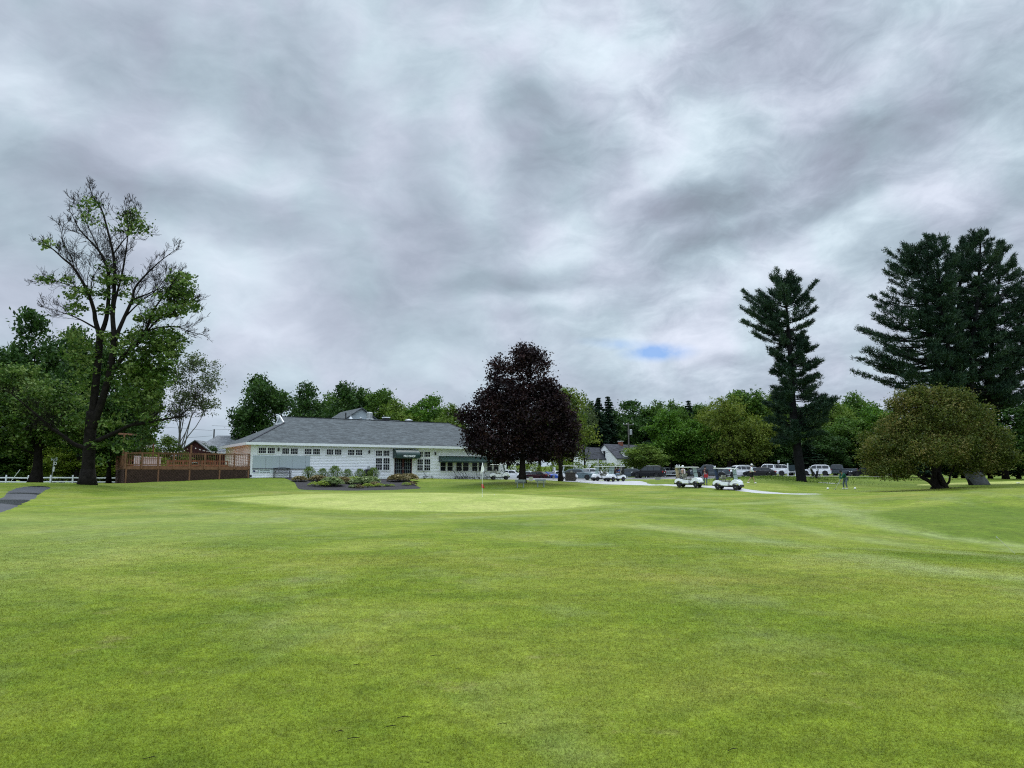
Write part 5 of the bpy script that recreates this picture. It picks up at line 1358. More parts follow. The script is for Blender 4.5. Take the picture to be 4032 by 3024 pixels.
def place_cart(px,D,heading,label,first=[True]):
    c=cart0 if first[0] else copy_tree(cart0); first[0]=False
    p=G(px,D,.03); f=Vector((math.cos(R(heading)),math.sin(R(heading))))
    za,zb=gz(p.x+f.x*.8,p.y+f.y*.8),gz(p.x-f.x*.8,p.y-f.y*.8)
    c.location=(p.x,p.y,(za+zb)/2+.035); c.rotation_euler=(0,-math.atan2(za-zb,1.6),R(heading)); c.scale=(.95,)*3; tag(c,label,'golf cart','golf carts about the clubhouse and path'); return c
ca1=place_cart(2713,68.3,-33,'white golf cart on the pale path, left of two, bags strapped behind')
ca2=place_cart(2866,64.8,-34,'white golf cart on the pale path, empty, the right-hand one of two')
ca3=place_cart(2424,91.0,212,'white golf cart facing left on the apron, carrying two seated players')
ca4=place_cart(2368,93.4,200,'empty white golf cart parked just left of the cart with two players')
ca5=place_cart(2236,94.5,185,'white golf cart half hidden behind the brown slatted bin')
ca6=place_cart(1967,90.5,8,'shaded golf cart under the purple maple by the awning')

def golf_bag(loc,rz,col,label,h=.86,tilt=8):
    e=empty('golf_bag',loc,rz,label,'golf bag','golf bags on the carts'); e.rotation_euler=(0,R(-tilt),rz)
    MB().lathe([(.13,0),(.14,.04),(.125,.3),(.135,.6),(.15,h),(.13,h)],(0,0,0),'z',10).build('bag_body',col,e,smooth=False)
    MB().box(.10,.19,-.10,.10,.12,.45).build('pocket',col,e,bevel=.02)
    rg=random.Random(int(rz*100)+len(label)); mb=MB(); hd=MB()
    for i in range(8):
        a=rg.random()*6.28; r=.085*rg.random()**.5; x,y=r*math.cos(a),r*math.sin(a); t=h+rg.uniform(.1,.22)
        mb.tube([(x,y,h-.1),(x*1.4,y*1.4,t)],.007,4)
        if i<3: hd.lathe([(.02,-.06),(.05,-.02),(.055,.06),(.02,.11)],(x*1.4,y*1.4,t),'z',7)
        else: hd.box(x*1.4-.01,x*1.4+.06,y*1.4-.012,y*1.4+.012,t-.02,t+.03)
    mb.build('club_shafts',M_STEEL,e); hd.build('club_heads',M_CHROME if col is not M_DARK else M_STEEL,e)
    return e
B_TAN=mat('tan_bag_fabric',(.42,.34,.22),.7); B_WHITE=mat('white_bag_fabric',(.62,.6,.58),.6); B_BLUE=mat('blue_bag_fabric',(.03,.05,.12),.7)
def on_cart(c,x,y,z): return c.matrix_basis@Vector((x,y,z))
golf_bag(on_cart(ca1,-.98,-.24,.85),R(-33),B_TAN,'tan golf bag on the back of the left cart on the path')
golf_bag(on_cart(ca1,-.98,.24,.85),R(-33),B_WHITE,'white golf bag beside the tan one on the left path cart')
golf_bag(on_cart(ca2,-.98,.0,.85),R(-34),B_BLUE,'dark golf bag on the back of the right-hand path cart')
golf_bag(on_cart(ca3,-.98,.22,.85),R(212),M_DARK,'black golf bag on the cart with the two seated players')
golf_bag(on_cart(ca3,-.98,-.22,.85),R(212),B_WHITE,'white golf bag on the cart with the two seated players')

# ------------------------------------------------------------------ cars
def offset_panel(pts,y,sgn,t=.012):
    return [(x,y+sgn*t,z) for x,z in pts]
def car(kind,col,px,D,heading,label,cat='car',dz=0.0):
    K=dict(
     sedan=dict(L=4.7,W=1.82,H=1.45,belt=.93,hood=(2.35,.68,1.02,.92),cab=[(-1.95,.98),(-1.25,1.40),(-.2,1.45),(.45,1.42),(1.15,.97)],tail=1.0,wr=.33),
     coupe=dict(L=4.8,W=1.90,H=1.38,belt=.92,hood=(2.4,.72,.85,.94),cab=[(-2.0,.98),(-1.1,1.33),(-.4,1.38),(.15,1.34),(.85,.96)],tail=1.0,wr=.35),
     suv=dict(L=4.8,W=1.93,H=1.74,belt=1.06,hood=(2.4,.8,1.0,1.04),cab=[(-2.25,1.06),(-2.05,1.60),(-1.6,1.72),(.1,1.74),(.45,1.68),(1.1,1.08)],tail=1.06,wr=.38),
     hatch=dict(L=4.2,W=1.8,H=1.52,belt=.96,hood=(2.1,.7,.9,.95),cab=[(-2.02,1.0),(-1.75,1.35),(-1.3,1.50),(0,1.52),(.4,1.47),(1.05,.99)],tail=1.0,wr=.32),
     truck=dict(L=5.8,W=2.0,H=1.90,belt=1.18,hood=(2.9,.9,1.35,1.16),cab=[(-.75,1.2),(-.62,1.80),(-.3,1.88),(.75,1.90),(1.0,1.84),(1.55,1.2)],tail=1.25,wr=.41),
     van=dict(L=4.9,W=1.95,H=1.85,belt=1.05,hood=(2.45,.8,1.5,1.02),cab=[(-2.4,1.05),(-2.3,1.7),(-2.0,1.84),(.4,1.85),(.8,1.76),(1.7,1.06)],tail=1.05,wr=.35))[kind]
    L_,W_,wr=K['L']/2,K['W']/2,K['wr']; zb=.22 if kind not in('truck',) else .38; bt=K['belt']; xf,xr=L_*.62,-L_*.60
    arc=lambda cx,r,a0,a1,n=8:[(cx+r*math.cos(R(a0+(a1-a0)*i/n)),wr+r*math.sin(R(a0+(a1-a0)*i/n))) for i in range(n+1)]
    hx=K['cab'][-1][0]
    prof=[(L_-.02,zb+.08),(L_,zb+.35),(L_-.06,K['hood'][1]),(L_-.35,bt-.12),(hx,bt+.02)]
    if kind=='truck':
        prof+=[(-.75,bt+.02),(-.80,bt+.04),(-L_+.03,bt+.04),(-L_,bt-.1),(-L_,zb+.25),(-L_+.05,zb+.1)]
    else: prof+=[(K['cab'][0][0],bt+.03),(-L_+.10,bt-.02),(-L_,bt-.22),(-L_,zb+.25),(-L_+.08,zb+.05)]
    prof+=[(xr-wr*1.18,zb)]+arc(xr,wr*1.15,170,10)+[(xr+wr*1.18,zb),(xf-wr*1.18,zb)]+arc(xf,wr*1.15,170,10)+[(xf+wr*1.18,zb)]
    hwf=lambda x,z:W_-.10*max(0,z-.7)-.10*max(0,abs(x)-L_*.75)
    g=G(px,D,.035+dz); e=empty({'truck':'pickup_truck','suv':'parked_car','van':'parked_car'}.get(kind,'parked_car'),g,R(heading),label,'pickup truck' if kind=='truck' else cat,'vehicles in the parking lot')
    body=MB().prism(prof,lambda x,z:-hwf(x,z),hwf).build('body',col,e,bevel=.025)
    if kind=='truck':
        body_bed=MB().box(-L_+.12,-.82,-W_+.20,W_-.20,bt+.041,bt+.045).build('cargo_bed',M_PLASTIC,body)
    cab=K['cab']; Hh=max(z for _,z in cab)
    ch=lambda x,z:(W_-.08)-(z-bt)*.30
    cb=MB().prism(cab,lambda x,z:-ch(x,z),ch).build('cabin',col,e,bevel=.02)
    # glass panels just proud of the cabin
    def lerp(a,b,t): return (a[0]+(b[0]-a[0])*t,a[1]+(b[1]-a[1])*t)
    def across(a,b,name):
        a1,b1=lerp(a,b,.10),lerp(a,b,.90); d=Vector((b[0]-a[0],0,b[1]-a[1])).normalized(); n=Vector((-d.z,0,d.x))
        if n.z<0: n=-n
        o=n*.012; vs=[]
        for q in (a1,b1):
            for s in (-1,1): vs.append((q[0]+o.x,s*(ch(*q)-.09),q[1]+o.z))
        mb=MB(); mb.add(vs+[(x-n.x*.02,y,z-n.z*.02) for x,y,z in vs],[(0,1,3,2),(4,6,7,5),(0,4,5,1),(1,5,7,3),(3,7,6,2),(2,6,4,0)])
        mb.build(name,M_CARGLASS,e)
    across(cab[-2],cab[-1],'windshield'); across(cab[0],cab[1],'rear_window')
    top=[p for p in cab]; x0,x1=cab[0][0],cab[-1][0]
    def zat(x):
        for i in range(len(cab)-1):
            if cab[i][0]<=x<=cab[i+1][0]: return lerp(cab[i],cab[i+1],(x-cab[i][0])/(cab[i+1][0]-cab[i][0]))[1]
        return bt
    divs={'sedan':3,'coupe':2,'suv':4,'hatch':3,'truck':3,'van':4}[kind]; m=.10
    xs_=[x0+(x1-x0)*i/(divs-1 if divs>1 else 1) for i in range(divs)]
    xs_=[x0+.22]+[x0+(x1-x0)*(.12+.76*i/(divs-1)) for i in range(1,divs-1)]+[x1-.22]
    for s in (-1,1):
        for i in range(len(xs_)-1):
            a,b=xs_[i]+.04,xs_[i+1]-.04; poly=[(a,bt+.07)]
            for k in range(5):
                x=a+(b-a)*k/4; poly.append((x,max(bt+.09,zat(x)-.10)))
            poly.append((b,bt+.07)); poly=poly[::-1]
            mb=MB(); n=len(poly)
            vo=[(x,s*(ch(x,z)+.012),z) for x,z in poly]; vi=[(x,s*(ch(x,z)-.02),z) for x,z in poly]
            mb.add(vo+vi,[tuple(range(n)),tuple(reversed(range(n,2*n)))]+[(k,(k+1)%n,n+(k+1)%n,n+k) for k in range(n)])
            mb.build('side_window',M_CARGLASS,e)
        wheel(e,xf,s*(W_-.12),wr,wr,.22,s); wheel(e,xr,s*(W_-.12),wr,wr,.22,s)
        MB().box(L_-.16,L_-.02,s*(W_-.34)-.18,s*(W_-.34)+.18,K['hood'][1]-.02,K['hood'][1]+.12).build('headlight',M_HEAD,e,bevel=.02)
        MB().box(-L_-.012,-L_+.14,s*(W_-.19)-.13,s*(W_-.19)+.13,bt-.26,bt-(.02 if kind!='truck' else -.0)).build('tail_light',M_TAIL,e,bevel=.02)
        MB().box(x1-.32,x1-.12,s*(W_+.09)-.09,s*(W_+.09)+.09,bt+.04,bt+.18).build('wing_mirror',col,e,bevel=.03)
    MB().box(-L_-.04,-L_+.08,-W_+.18,W_-.18,zb+.06,zb+.26).build('rear_bumper',M_CHROME if kind=='truck' else M_PLASTIC,e,bevel=.02)
    MB().box(L_-.07,L_+.03,-W_+.30,W_-.30,zb+.10,zb+.30).build('grille',M_PLASTIC,e,bevel=.02)
    MB().box(-L_-.025,-L_-.0125,-.2,.2,bt-.32,bt-.18).build('number_plate',M_WHITE,e)
    if kind=='suv':
        for s in (-1,1): MB().bar((-1.7,s*.62,Hh+.06),(.1,s*.62,Hh+.06),.04).build('roof_rail',M_CHROME,e)
    return e
W1=paint('white_car_paint',(.72,.73,.75)); B1=paint('black_car_paint',(.010,.010,.013)); G1=paint('teal_grey_car_paint',(.10,.14,.155)); DG=paint('dark_grey_car_paint',(.06,.075,.088)); BL=paint('blue_car_paint',(.05,.12,.48)); SV=paint('silver_car_paint',(.38,.42,.42)); RD=paint('maroon_car_paint',(.035,.008,.012))
car('suv',B1,2553,114,155,'black sport utility vehicle with red tail lamps, parked by the lawn edge')
car('sedan',G1,2283,99,-32,'grey-green sedan facing right, parked behind the brown slatted bin')
car('sedan',DG,2478,119,160,'dark grey sedan mostly hidden behind the black sport utility vehicle')
car('truck',DG,2797,117,163,'dark grey pickup truck behind the left cart on the path')
car('suv',W1,2905,119,-165,'white sport utility vehicle behind the walking golfer')
car('sedan',B1,2992,116.5,156,'black sedan parked between the walking golfer and the white pickup')
car('truck',W1,3033,124,160,'white extended-cab pickup truck with a red tail lamp')
car('van',W1,3078,132,-25,'white van-like car sloping down behind the white pickup bed')
car('suv',W1,3212,127,158,'white sport utility vehicle just right of the single pine trunk')
car('truck',DG,3302,129,160,'dark green-grey pickup truck near the bronze tree, beside a white vehicle')
car('hatch',W1,3180,132,165,'white hatchback peeking past the right side of the pine trunk')
car('sedan',B1,3410,121,170,'black car half hidden by the lower leaves of the bronze tree')
car('hatch',W1,3490,124,165,'white car glimpsed through the bronze tree leaves')
car('coupe',BL,2160,137,-35,'blue coupe with a pale windscreen, right of the purple maple trunk')
car('hatch',W1,2190,141,-150,'small white hatchback behind the nose of the blue coupe')
car('sedan',RD,2112,135,150,'dark maroon sedan showing red tail lamps, left of the blue coupe')
car('hatch',SV,2085,141,-20,'silver-green people carrier just right of the purple maple trunk')
car('hatch',W1,2018,128,-15,'white hatchback nosing out left of the purple maple trunk')
car('sedan',W1,2336,113,-20,'white sedan whose bonnet shows behind the grey-green sedan')
car('hatch',SV,2617,134,-160,'silver hatchback on the road beyond the white fence')
car('sedan',SV,2872,129,170,'pale green-silver sedan roof behind the white sport utility vehicle')
car('sedan',SV,2968,128,-20,'silver sedan between the walking golfer and the white pickup cab')
car('sedan',B1,2736,121,168,'black car hidden left of the dark grey pickup')

# ------------------------------------------------------------------ people
def skin_body(name,verts,edges,rad,material,parent,lev=1,root=0):
    me=bpy.data.meshes.new(name); me.from_pydata([tuple(v) for v in verts],edges,[]); me.materials.append(material)
    o=link(bpy.data.objects.new(name,me),parent)
    md=o.modifiers.new('skin','SKIN'); md.use_smooth_shade=True
    for i,r in enumerate(rad): me.skin_vertices[0].data[i].radius=(r,r) if not hasattr(r,'__len__') else r
    me.skin_vertices[0].data[root].use_root=True
    sb=o.modifiers.new('smooth','SUBSURF'); sb.levels=lev; sb.render_levels=lev
    return o
POSES=dict(
 stand=dict(pel=(0,0,.95),che=(.0,0,1.28),nec=(.0,0,1.47),hed=(.02,0,1.64),shL=(0,.19,1.42),elL=(-.02,.25,1.14),haL=(.05,.25,.90),shR=(0,-.19,1.42),elR=(-.02,-.25,1.14),haR=(.05,-.25,.90),hiL=(0,.09,.92),knL=(.02,.11,.49),anL=(-.01,.12,.08),hiR=(0,-.09,.92),knR=(.02,-.11,.49),anR=(-.01,-.12,.08)),
 walk=dict(pel=(0,0,.93),che=(.03,0,1.26),nec=(.06,0,1.45),hed=(.09,0,1.62),shL=(.04,.19,1.40),elL=(.10,.25,1.14),haL=(.32,.18,1.10),shR=(.04,-.19,1.40),elR=(.06,-.25,1.14),haR=(.28,-.16,1.08),hiL=(0,.09,.90),knL=(.22,.10,.50),anL=(.32,.10,.09),hiR=(0,-.09,.90),knR=(-.06,-.10,.48),anR=(-.34,-.10,.13)),
 address=dict(pel=(-.10,0,.88),che=(.10,0,1.18),nec=(.26,0,1.34),hed=(.38,0,1.44),shL=(.22,.19,1.28),elL=(.34,.15,1.02),haL=(.40,.03,.80),shR=(.22,-.19,1.28),elR=(.34,-.15,1.02),haR=(.40,-.02,.77),hiL=(-.10,.10,.86),knL=(.02,.17,.46),anL=(-.06,.21,.08),hiR=(-.10,-.10,.86),knR=(.02,-.17,.46),anR=(-.06,-.21,.08)),
 sit=dict(pel=(-.05,0,.12),che=(-.09,0,.44),nec=(-.08,0,.62),hed=(-.05,0,.79),shL=(-.08,.19,.58),elL=(.05,.24,.33),haL=(.28,.18,.30),shR=(-.08,-.19,.58),elR=(.05,-.24,.33),haR=(.28,-.16,.30),hiL=(-.03,.10,.10),knL=(.40,.12,.12),anL=(.46,.13,-.32),hiR=(-.03,-.10,.10),knR=(.40,-.12,.12),anR=(.46,-.13,-.32)))
def person(loc,rz,pose,label,shirt,trousers,shoes,cap=None,shorts=False,sleeves='short',hair=None,scale=1.0):
    J={k:Vector(v) for k,v in POSES[pose].items()}
    e=empty('person',loc,rz,label,'person'); e.scale=(scale,)*3
    V=[J['pel'],J['che'],J['nec'],J['hed']-Vector((.0,0,.05)),J['hed']+Vector((0,0,.08))]; rad=[(.13,.12),(.14,.12),.055,.085,.07]; E=[(0,1),(1,2),(2,3),(3,4)]
    V.append(J['hed']+Vector((.085,0,-.02))); rad.append(.018); E.append((3,5))   # nose
    for s in 'LR':
        b=len(V); sg=1 if s=='L' else -1
        V+=[J['sh'+s],J['el'+s],J['ha'+s]]; rad+=[.055,.042,.028]; E+=[(1,b),(b,b+1),(b+1,b+2)]
        d=(J['ha'+s]-J['el'+s]).normalized(); side=Vector((0,sg,0))
        side=(side-d*side.dot(d)).normalized(); nn=d.cross(side)
        palm=J['ha'+s]+d*.07; V.append(palm); rad.append((.035,.018)); E.append((b+2,b+3)); cu=-nn*sg
        for i,ln in enumerate((.06,.075,.07,.055)):
            base=palm+side*(.027-.018*i)+d*.02; k=len(V); V+=[base+d*ln*.5,base+d*ln*.8+cu*ln*.45]; rad+=[.0085,.0075]; E+=[(b+3,k),(k,k+1)]
        k=len(V); V+=[J['ha'+s]+d*.04-side*.035+cu*.02,J['ha'+s]+d*.075-side*.045+cu*.035]; rad+=[.0095,.008]; E+=[(b+2,k),(k,k+1)]
        b=len(V); an=J['an'+s]; toe=an+Vector((.16,0,-.04))
        V+=[J['hi'+s],J['kn'+s],an,toe]; rad+=[.085,.052,.036,.03]; E+=[(0,b),(b,b+1),(b+1,b+2),(b+2,b+3)]
    skin_body('body',V,E,rad,M_SKIN,e)
    # shirt
    V=[J['pel']+Vector((0,0,.02)),J['che'],J['nec']-(J['nec']-J['che'])*.22]; rad=[(.165,.145),(.175,.15),.085]; E=[(0,1),(1,2)]
    for s in 'LR':
        b=len(V); q=J['el'+s] if sleeves=='short' else J['ha'+s]
        V+=[J['sh'+s],J['el'+s]*.999+J['sh'+s]*.001 if sleeves!='short' else J['sh'+s].lerp(J['el'+s],.75)]; rad+=[.085,.068]; E+=[(1,b),(b,b+1)]
        if sleeves!='short': V.append(J['el'+s].lerp(J['ha'+s],.88)); rad.append(.05); E.append((b+1,b+2))
    skin_body('shirt',V,E,rad,shirt,e)
    V=[J['pel']]; rad=[(.155,.14)]; E=[]
    for s in 'LR':
        b=len(V); V+=[J['hi'+s],J['kn'+s].lerp(J['hi'+s],.15 if shorts else 0)]; rad+=[.112,.088 if shorts else .074]; E+=[(0,b),(b,b+1)]
        if not shorts: V.append(J['kn'+s].lerp(J['an'+s],.9)); rad.append(.058); E.append((b+1,b+2))
    skin_body('trousers',V,E,rad,trousers,e)
    for s in 'LR':
        an=J['an'+s]; skin_body('shoe',[an+Vector((-.06,0,-.03)),an+Vector((.06,0,-.03)),an+Vector((.19,0,-.045))],[(0,1),(1,2)],[.048,.050,.038],shoes,e)
    h=J['hed']
    if cap:
        mb=MB(); mb.lathe([(.108,.0),(.112,.05),(.095,.11),(.05,.145),(.01,.15)],(h.x,h.y,h.z+.02),'z',14)
        mb.prism([(h.x+.08,h.z+.03),(h.x+.21,h.z+.015),(h.x+.21,h.z+.03),(h.x+.08,h.z+.05)],-.075,.075)
        mb.build('cap',cap,e,smooth=False)
    mb=MB(); mb.lathe([(.085,-.06),(.104,.0),(.106,.05),(.085,.11),(.02,.135)],(h.x-.018,h.y,h.z),'z',12); mb.build('hair',hair or M_DARK,e,smooth=True)
    return e
cw=mat('white_cloth',(.70,.75,.80),.8); cn=mat('navy_cloth',(.012,.03,.10),.8); cbk=mat('black_cloth',(.012,.013,.016),.85); cg=mat('dark_green_cloth',(.01,.10,.065),.8); cgr=mat('grey_blue_cloth',(.10,.13,.16),.85); cbl=mat('blue_cloth',(.02,.06,.20),.8); crd=mat('red_cloth',(.30,.015,.02),.8); cpk=mat('pale_pink_cloth',(.55,.48,.47),.8); clb=mat('light_blue_cloth',(.25,.33,.42),.8); cwh=mat('white_leather',(.75,.75,.73),.5); cbr=mat('brown_cloth',(.14,.09,.07),.8)
pw=person(G(2957,71.3,.02),R(-8),'walk','person in white top, black shorts and white cap walking across the bank',cw,cbk,cwh,cap=cwh,shorts=True,sleeves='long',scale=1.02)
pg=person(G(3325,69,.02),R(195),'address','person in dark green jacket and grey trousers bending over a golf ball',cg,cgr,cwh,cap=cbk,sleeves='long',scale=1.06)
pr_=person(G(2777,70.5,.02),R(60),'stand','person in dark clothes standing with a red bag between the two path carts',cbk,cgr,M_DARK,cap=cbk,sleeves='long')
# red pouch carried at the hip
q=G(2777,70.5); e=empty('shoulder_bag',(q.x,q.y-.22,q.z+.86),0,'red bag held by the dark-clothed person between the path carts','bag')
MB().box(-.17,.17,-.07,.05,-.16,.14).build('bag_body',crd,e,bevel=.03); MB().tube([(-.15,0,.12),(-.16,.06,.5),(.1,.16,.62),(.15,0,.12)],.012,5).build('strap',crd,e)
cart_sit=lambda c,x,y,z: c.matrix_basis@Vector((x,y,z))
person(cart_sit(ca3,-.18,.25,.80),R(212),'sit','person in blue top and light trousers seated in the cart near the bin',cbl,clb,cwh,cap=cbk)
person(cart_sit(ca3,-.18,-.27,.80),R(212),'sit','person in brown top seated beside the player in blue',cbr,cbr,M_DARK,hair=M_DARK)
person(G(2690,70.9,.02),R(200),'stand','person in a pale top and white cap standing behind the left path cart',cpk,cbk,M_DARK,cap=cwh,sleeves='long',scale=1.04)
# golfer's club, ball and tee markers
M_BALL=mat('white_plastic',(.8,.8,.78),.4,var=.02)
gq=pg.matrix_basis@Vector((.42,0,.80)); ge=G(3287,68.6,.02)
e=empty('golf_club',ge,0,'golf club held down to the ground by the person in green','golf club')
d=gq-ge; MB().tube([(0,0,.04),tuple(d*1.08)],[.008,.014],6).build('shaft',M_STEEL,e); MB().box(-.09,.03,-.03,.03,.0,.06).build('club_head',M_DARK,e,bevel=.015)
def marker(px,D,label,r=.10):
    g=G(px,D); e=empty('tee_marker',g,0,label,'tee marker','white tee markers')
    MB().lathe([(r*.4,.0),(r*.9,r*.4),(r,r*.95),(r*.8,r*1.5),(r*.3,r*1.85)],(0,0,0),'z',14).build('marker_ball',M_BALL,e,smooth=True); MB().tube([(0,0,-.1),(0,0,.03)],.01,5).build('spike',M_STEEL,e)
marker(3257,68.5,'round white tee marker left of the bending golfer'); marker(3364,68.5,'round white tee marker right of the bending golfer')
def ball(px,D,label,lift=.036,nm='golf_ball'):
    g=G(px,D,lift); o=MB().lathe([(.004,0),(.014,.003),(.0205,.012),(.0215,.0215),(.0205,.031),(.014,.040),(.004,.043)],(0,0,0),'z',12).build(nm,M_BALL,None,smooth=True); o.location=g; o.scale=(1.15,)*3; tag(o,label,'golf ball','golf balls')
ball(1655,41.5,'white golf ball on the left half of the putting green'); ball(1946,50.5,'white golf ball at the back of the green right of the flag'); ball(3283,68.4,'golf ball at the feet of the person in green',0.0)
g=G(4006,84,.05); e=empty('practice_marker',g,.3,'small white sign block lying on the far practice green at the right','marker')
MB().box(-.2,.2,-.10,.10,0,.10).build('block',M_BALL,e,bevel=.02); MB().box(-.16,.16,-.104,-.1005,.03,.07).build('stripe',M_DARK,e)

# ------------------------------------------------------------------ flagstick
FD=48.3; g=G(1899,FD,.03)
e=empty('flagstick',g,0,'white flagstick on the putting green with a white pennant and a red tag','golf flag')
MB().tube([(0,0,-.05),(0,0,2.13)],[.011,.009],8).build('pole',M_WHITE,e); MB().lathe([(.054,-.03),(.054,.004),(.05,.005)],(0,0,0),'z',14).build('cup',M_BALL,e)
def cloth(name,pts,material,amp=.03):
    # hanging cloth from outline strip: list of (left(x,z), right(x,z)) rows
    mb=MB(); n=6
    for i,(a,b) in enumerate(pts):
        for j in range(n+1):
            t=j/n; mb.v.append((a[0]+(b[0]-a[0])*t, amp*math.sin(t*7+i*.9), a[1]+(b[1]-a[1])*t))
    w=n+1
    for i in range(len(pts)-1):
        for j in range(n): mb.f.append((i*w+j,i*w+j+1,(i+1)*w+j+1,(i+1)*w+j))
    o=mb.build(name,material,e,smooth=True); sm_=o.modifiers.new('thickness','SOLIDIFY'); sm_.thickness=.004; return o
k=FD/FPX
cloth('pennant',[((.0,2.10),(.035,2.11)),((-.035,1.95),(.06,1.96)),((-.07,1.78),(.10,1.80)),((-.09,1.62),(.13,1.66)),((-.11,1.52),(.08,1.57)),((-.12,1.44),(-.02,1.50)),((-.13,1.38),(-.11,1.40))],mat('white_flag_cloth',(.72,.73,.72),.8,bump=.2))
cloth('red_tag',[((-.04,.80),(.05,.80)),((-.05,.72),(.08,.70)),((-.05,.62),(.13,.60)),((-.03,.55),(.17,.53))],mat('red_flag_cloth',(.42,.02,.025),.8),.02)

# ------------------------------------------------------------------ benches
M_STONE=mat('pale_bench_board',(.17,.20,.17),.85,var=.2,scale=6)
def plank_bench(px,D,label):
    g=G(px,D); e=empty('park_bench',g,R(4),label,'bench','plain plank benches under the maple')
    MB().box(-.52,.52,-.19,.19,.42,.47).build('seat',M_STONE,e,bevel=.01); MB().box(-.52,.52,.18,.22,.55,.76).build('backrest',M_STONE,e,bevel=.01)
    for s in (-1,1): MB().box(s*.30-.05,s*.30+.05,-.15,.179,-.15,.419).box(s*.30-.04,s*.30+.04,.221,.26,-.15,.74).build('leg',M_STONE,e)
plank_bench(2049,75.6,'plain green-grey bench directly in front of the purple maple trunk'); plank_bench(2129,75.6,'plain green-grey bench right of the purple maple trunk')
s,_=wall(*c3(762,1050)); lp=world_of((s,-.55,0)); 
e=empty('garden_bench',(lp.x,lp.y,gz(lp.x,lp.y)+.03),ANG,'black curved-back garden bench against the clubhouse wall below the grey panels','bench')
hb=.82; MB().box(-hb,hb,-.24,.22,.40,.44).build('seat',M_DARK,e,bevel=.01)
mb=MB()
tops=[(-hb+2*hb*i/10,.93+.09*math.sin(math.pi*i/10)) for i in range(11)]
for a,b in zip(tops[:-1],tops[1:]): mb.bar((a[0],.24,a[1]),(b[0],.24,b[1]),.04,.05)
lows=[(-hb+2*hb*i/10,.56-.06*math.sin(math.pi*i/10)) for i in range(11)]
for a,b in zip(lows[:-1],lows[1:]): mb.bar((a[0],.24,a[1]),(b[0],.24,b[1]),.04,.04)
for i in range(1,18): x=-hb+2*hb*i/18; t=i/18; mb.box(x-.015,x+.015,.23,.25,.56-.06*math.sin(math.pi*t),.93+.09*math.sin(math.pi*t))
mb.build('backrest',M_DARK,e)
for s_ in (-1,1):
    MB().box(s_*hb-.03,s_*hb+.03,.21,.27,-.05,1.0).build('leg',M_DARK,e); MB().box(s_*hb-.03,s_*hb+.03,-.26,-.20,-.05,.64).build('leg',M_DARK,e)
    MB().box(s_*hb-.035,s_*hb+.035,-.28,.209,.641,.68).build('armrest',M_DARK,e)
# black cabinet by the wall
s,_=wall(*c4(165,880)); lp=world_of((s,-.5,0)); e=empty('air_conditioner',(lp.x,lp.y,gz(lp.x,lp.y)),ANG,'black box-shaped air conditioner against the wall behind two shrubs','air conditioner')
MB().box(-.42,.42,-.35,.35,.0,1.05).build('housing',M_DARK,e,bevel=.02); MB().lathe([(.3,0),(.3,.03)],(0,0,1.052),'z',16).build('fan_grille',M_PLASTIC,e)
s,_=wall(*c3(1460,1070)); lp=world_of((s,-1.0,0)); e=empty('bollard_post',(lp.x,lp.y,gz(lp.x,lp.y)),ANG,'small dark-topped post between the second and tallest feathery shrubs','post')
MB().box(-.04,.04,-.04,.04,-.05,.85).build('post_shaft',M_WHITE,e); MB().box(-.15,.15,-.06,.06,.851,.93).build('post_cap',M_DARK,e)

# ------------------------------------------------------------------ push carts (three-wheeled trolleys)
def trolley(loc,rz,label,fold=0,group='push carts along the clubhouse wall'):
    e=empty('push_cart',loc,rz,label,'push cart',group)
    MB().tube([(.62,0,.16),(.10,0,.22),(-.10,0,.30),(-.42,0,.80),(-.60,0,1.02),(-.82,0,1.12)],.024,6).tube([(.1,0,.22),(-.22,.28,.16)],.016,5).tube([(.1,0,.22),(-.22,-.28,.16)],.016,5).build('frame',M_DARK,e)
    MB().tube([(-.82,-.13,1.12),(-.80,-.16,1.16),(-.80,.16,1.16),(-.82,.13,1.12)],.022,6).build('handle',M_PLASTIC,e)
    MB().tube([(-.42,0,.80),(-.30,.0,.93),(-.22,.12,.95)],.018,5).tube([(-.30,0,.93),(-.22,-.12,.95)],.018,5).tube([(-.05,0,.28),(.04,.12,.36)],.018,5).tube([(-.05,0,.28),(.04,-.12,.36)],.018,5).build('bag_bracket',M_DARK,e)
    for x,y,r in ((.62,0,.135),(-.22,.30,.15),(-.22,-.30,.15)):
        mb=MB(); n=16; 
        ring=[(x+r*.88*math.cos(2*math.pi*i/n),y,.155+r*.88*math.sin(2*math.pi*i/n)) for i in range(n+1)]
        mb.tube(ring,r*.17,5,cap=False); 
        w=mb.build('wheel',M_TYRE,e); mb=MB()
        for i in range(5): a=2*math.pi*i/5; mb.bar((x,y,.155),(x+r*.8*math.cos(a),y,.155+r*.8*math.sin(a)),.02)
        mb.build('spokes',M_STEEL,w)
    return e
def wl(px,off):
    s,_=wall(px,1880,off); q=world_of((s,-off,0)); return Vector((q.x,q.y,gz(q.x,q.y)+.02))
trolley(wl(1680,.9),ANG-R(15),'black three-wheeled push cart standing alone right of the doors')
t2=trolley(wl(1802,.9),ANG-R(12),'first push cart from the left in the row under the long green awning')
for px,l,rz in [(1818,'second push cart in the row under the long green awning',-10),(1831,'third push cart in the row under the long green awning',-14),(1843,'fourth push cart in the row, closest to the flag',-8)]:
    c=copy_tree(t2); c.location=wl(px,.9+.1*(px%2)); c.rotation_euler=(0,0,ANG+R(rz)); c['label']=l
for px,l,rz in [(1880,'push cart seen just left of the white pennant',40),(1918,'push cart in the shade behind the flagpole, right side',-60)]:
    c=copy_tree(t2); c.location=wl(px,1.0); c.rotation_euler=(0,0,ANG+R(rz)); c['label']=l
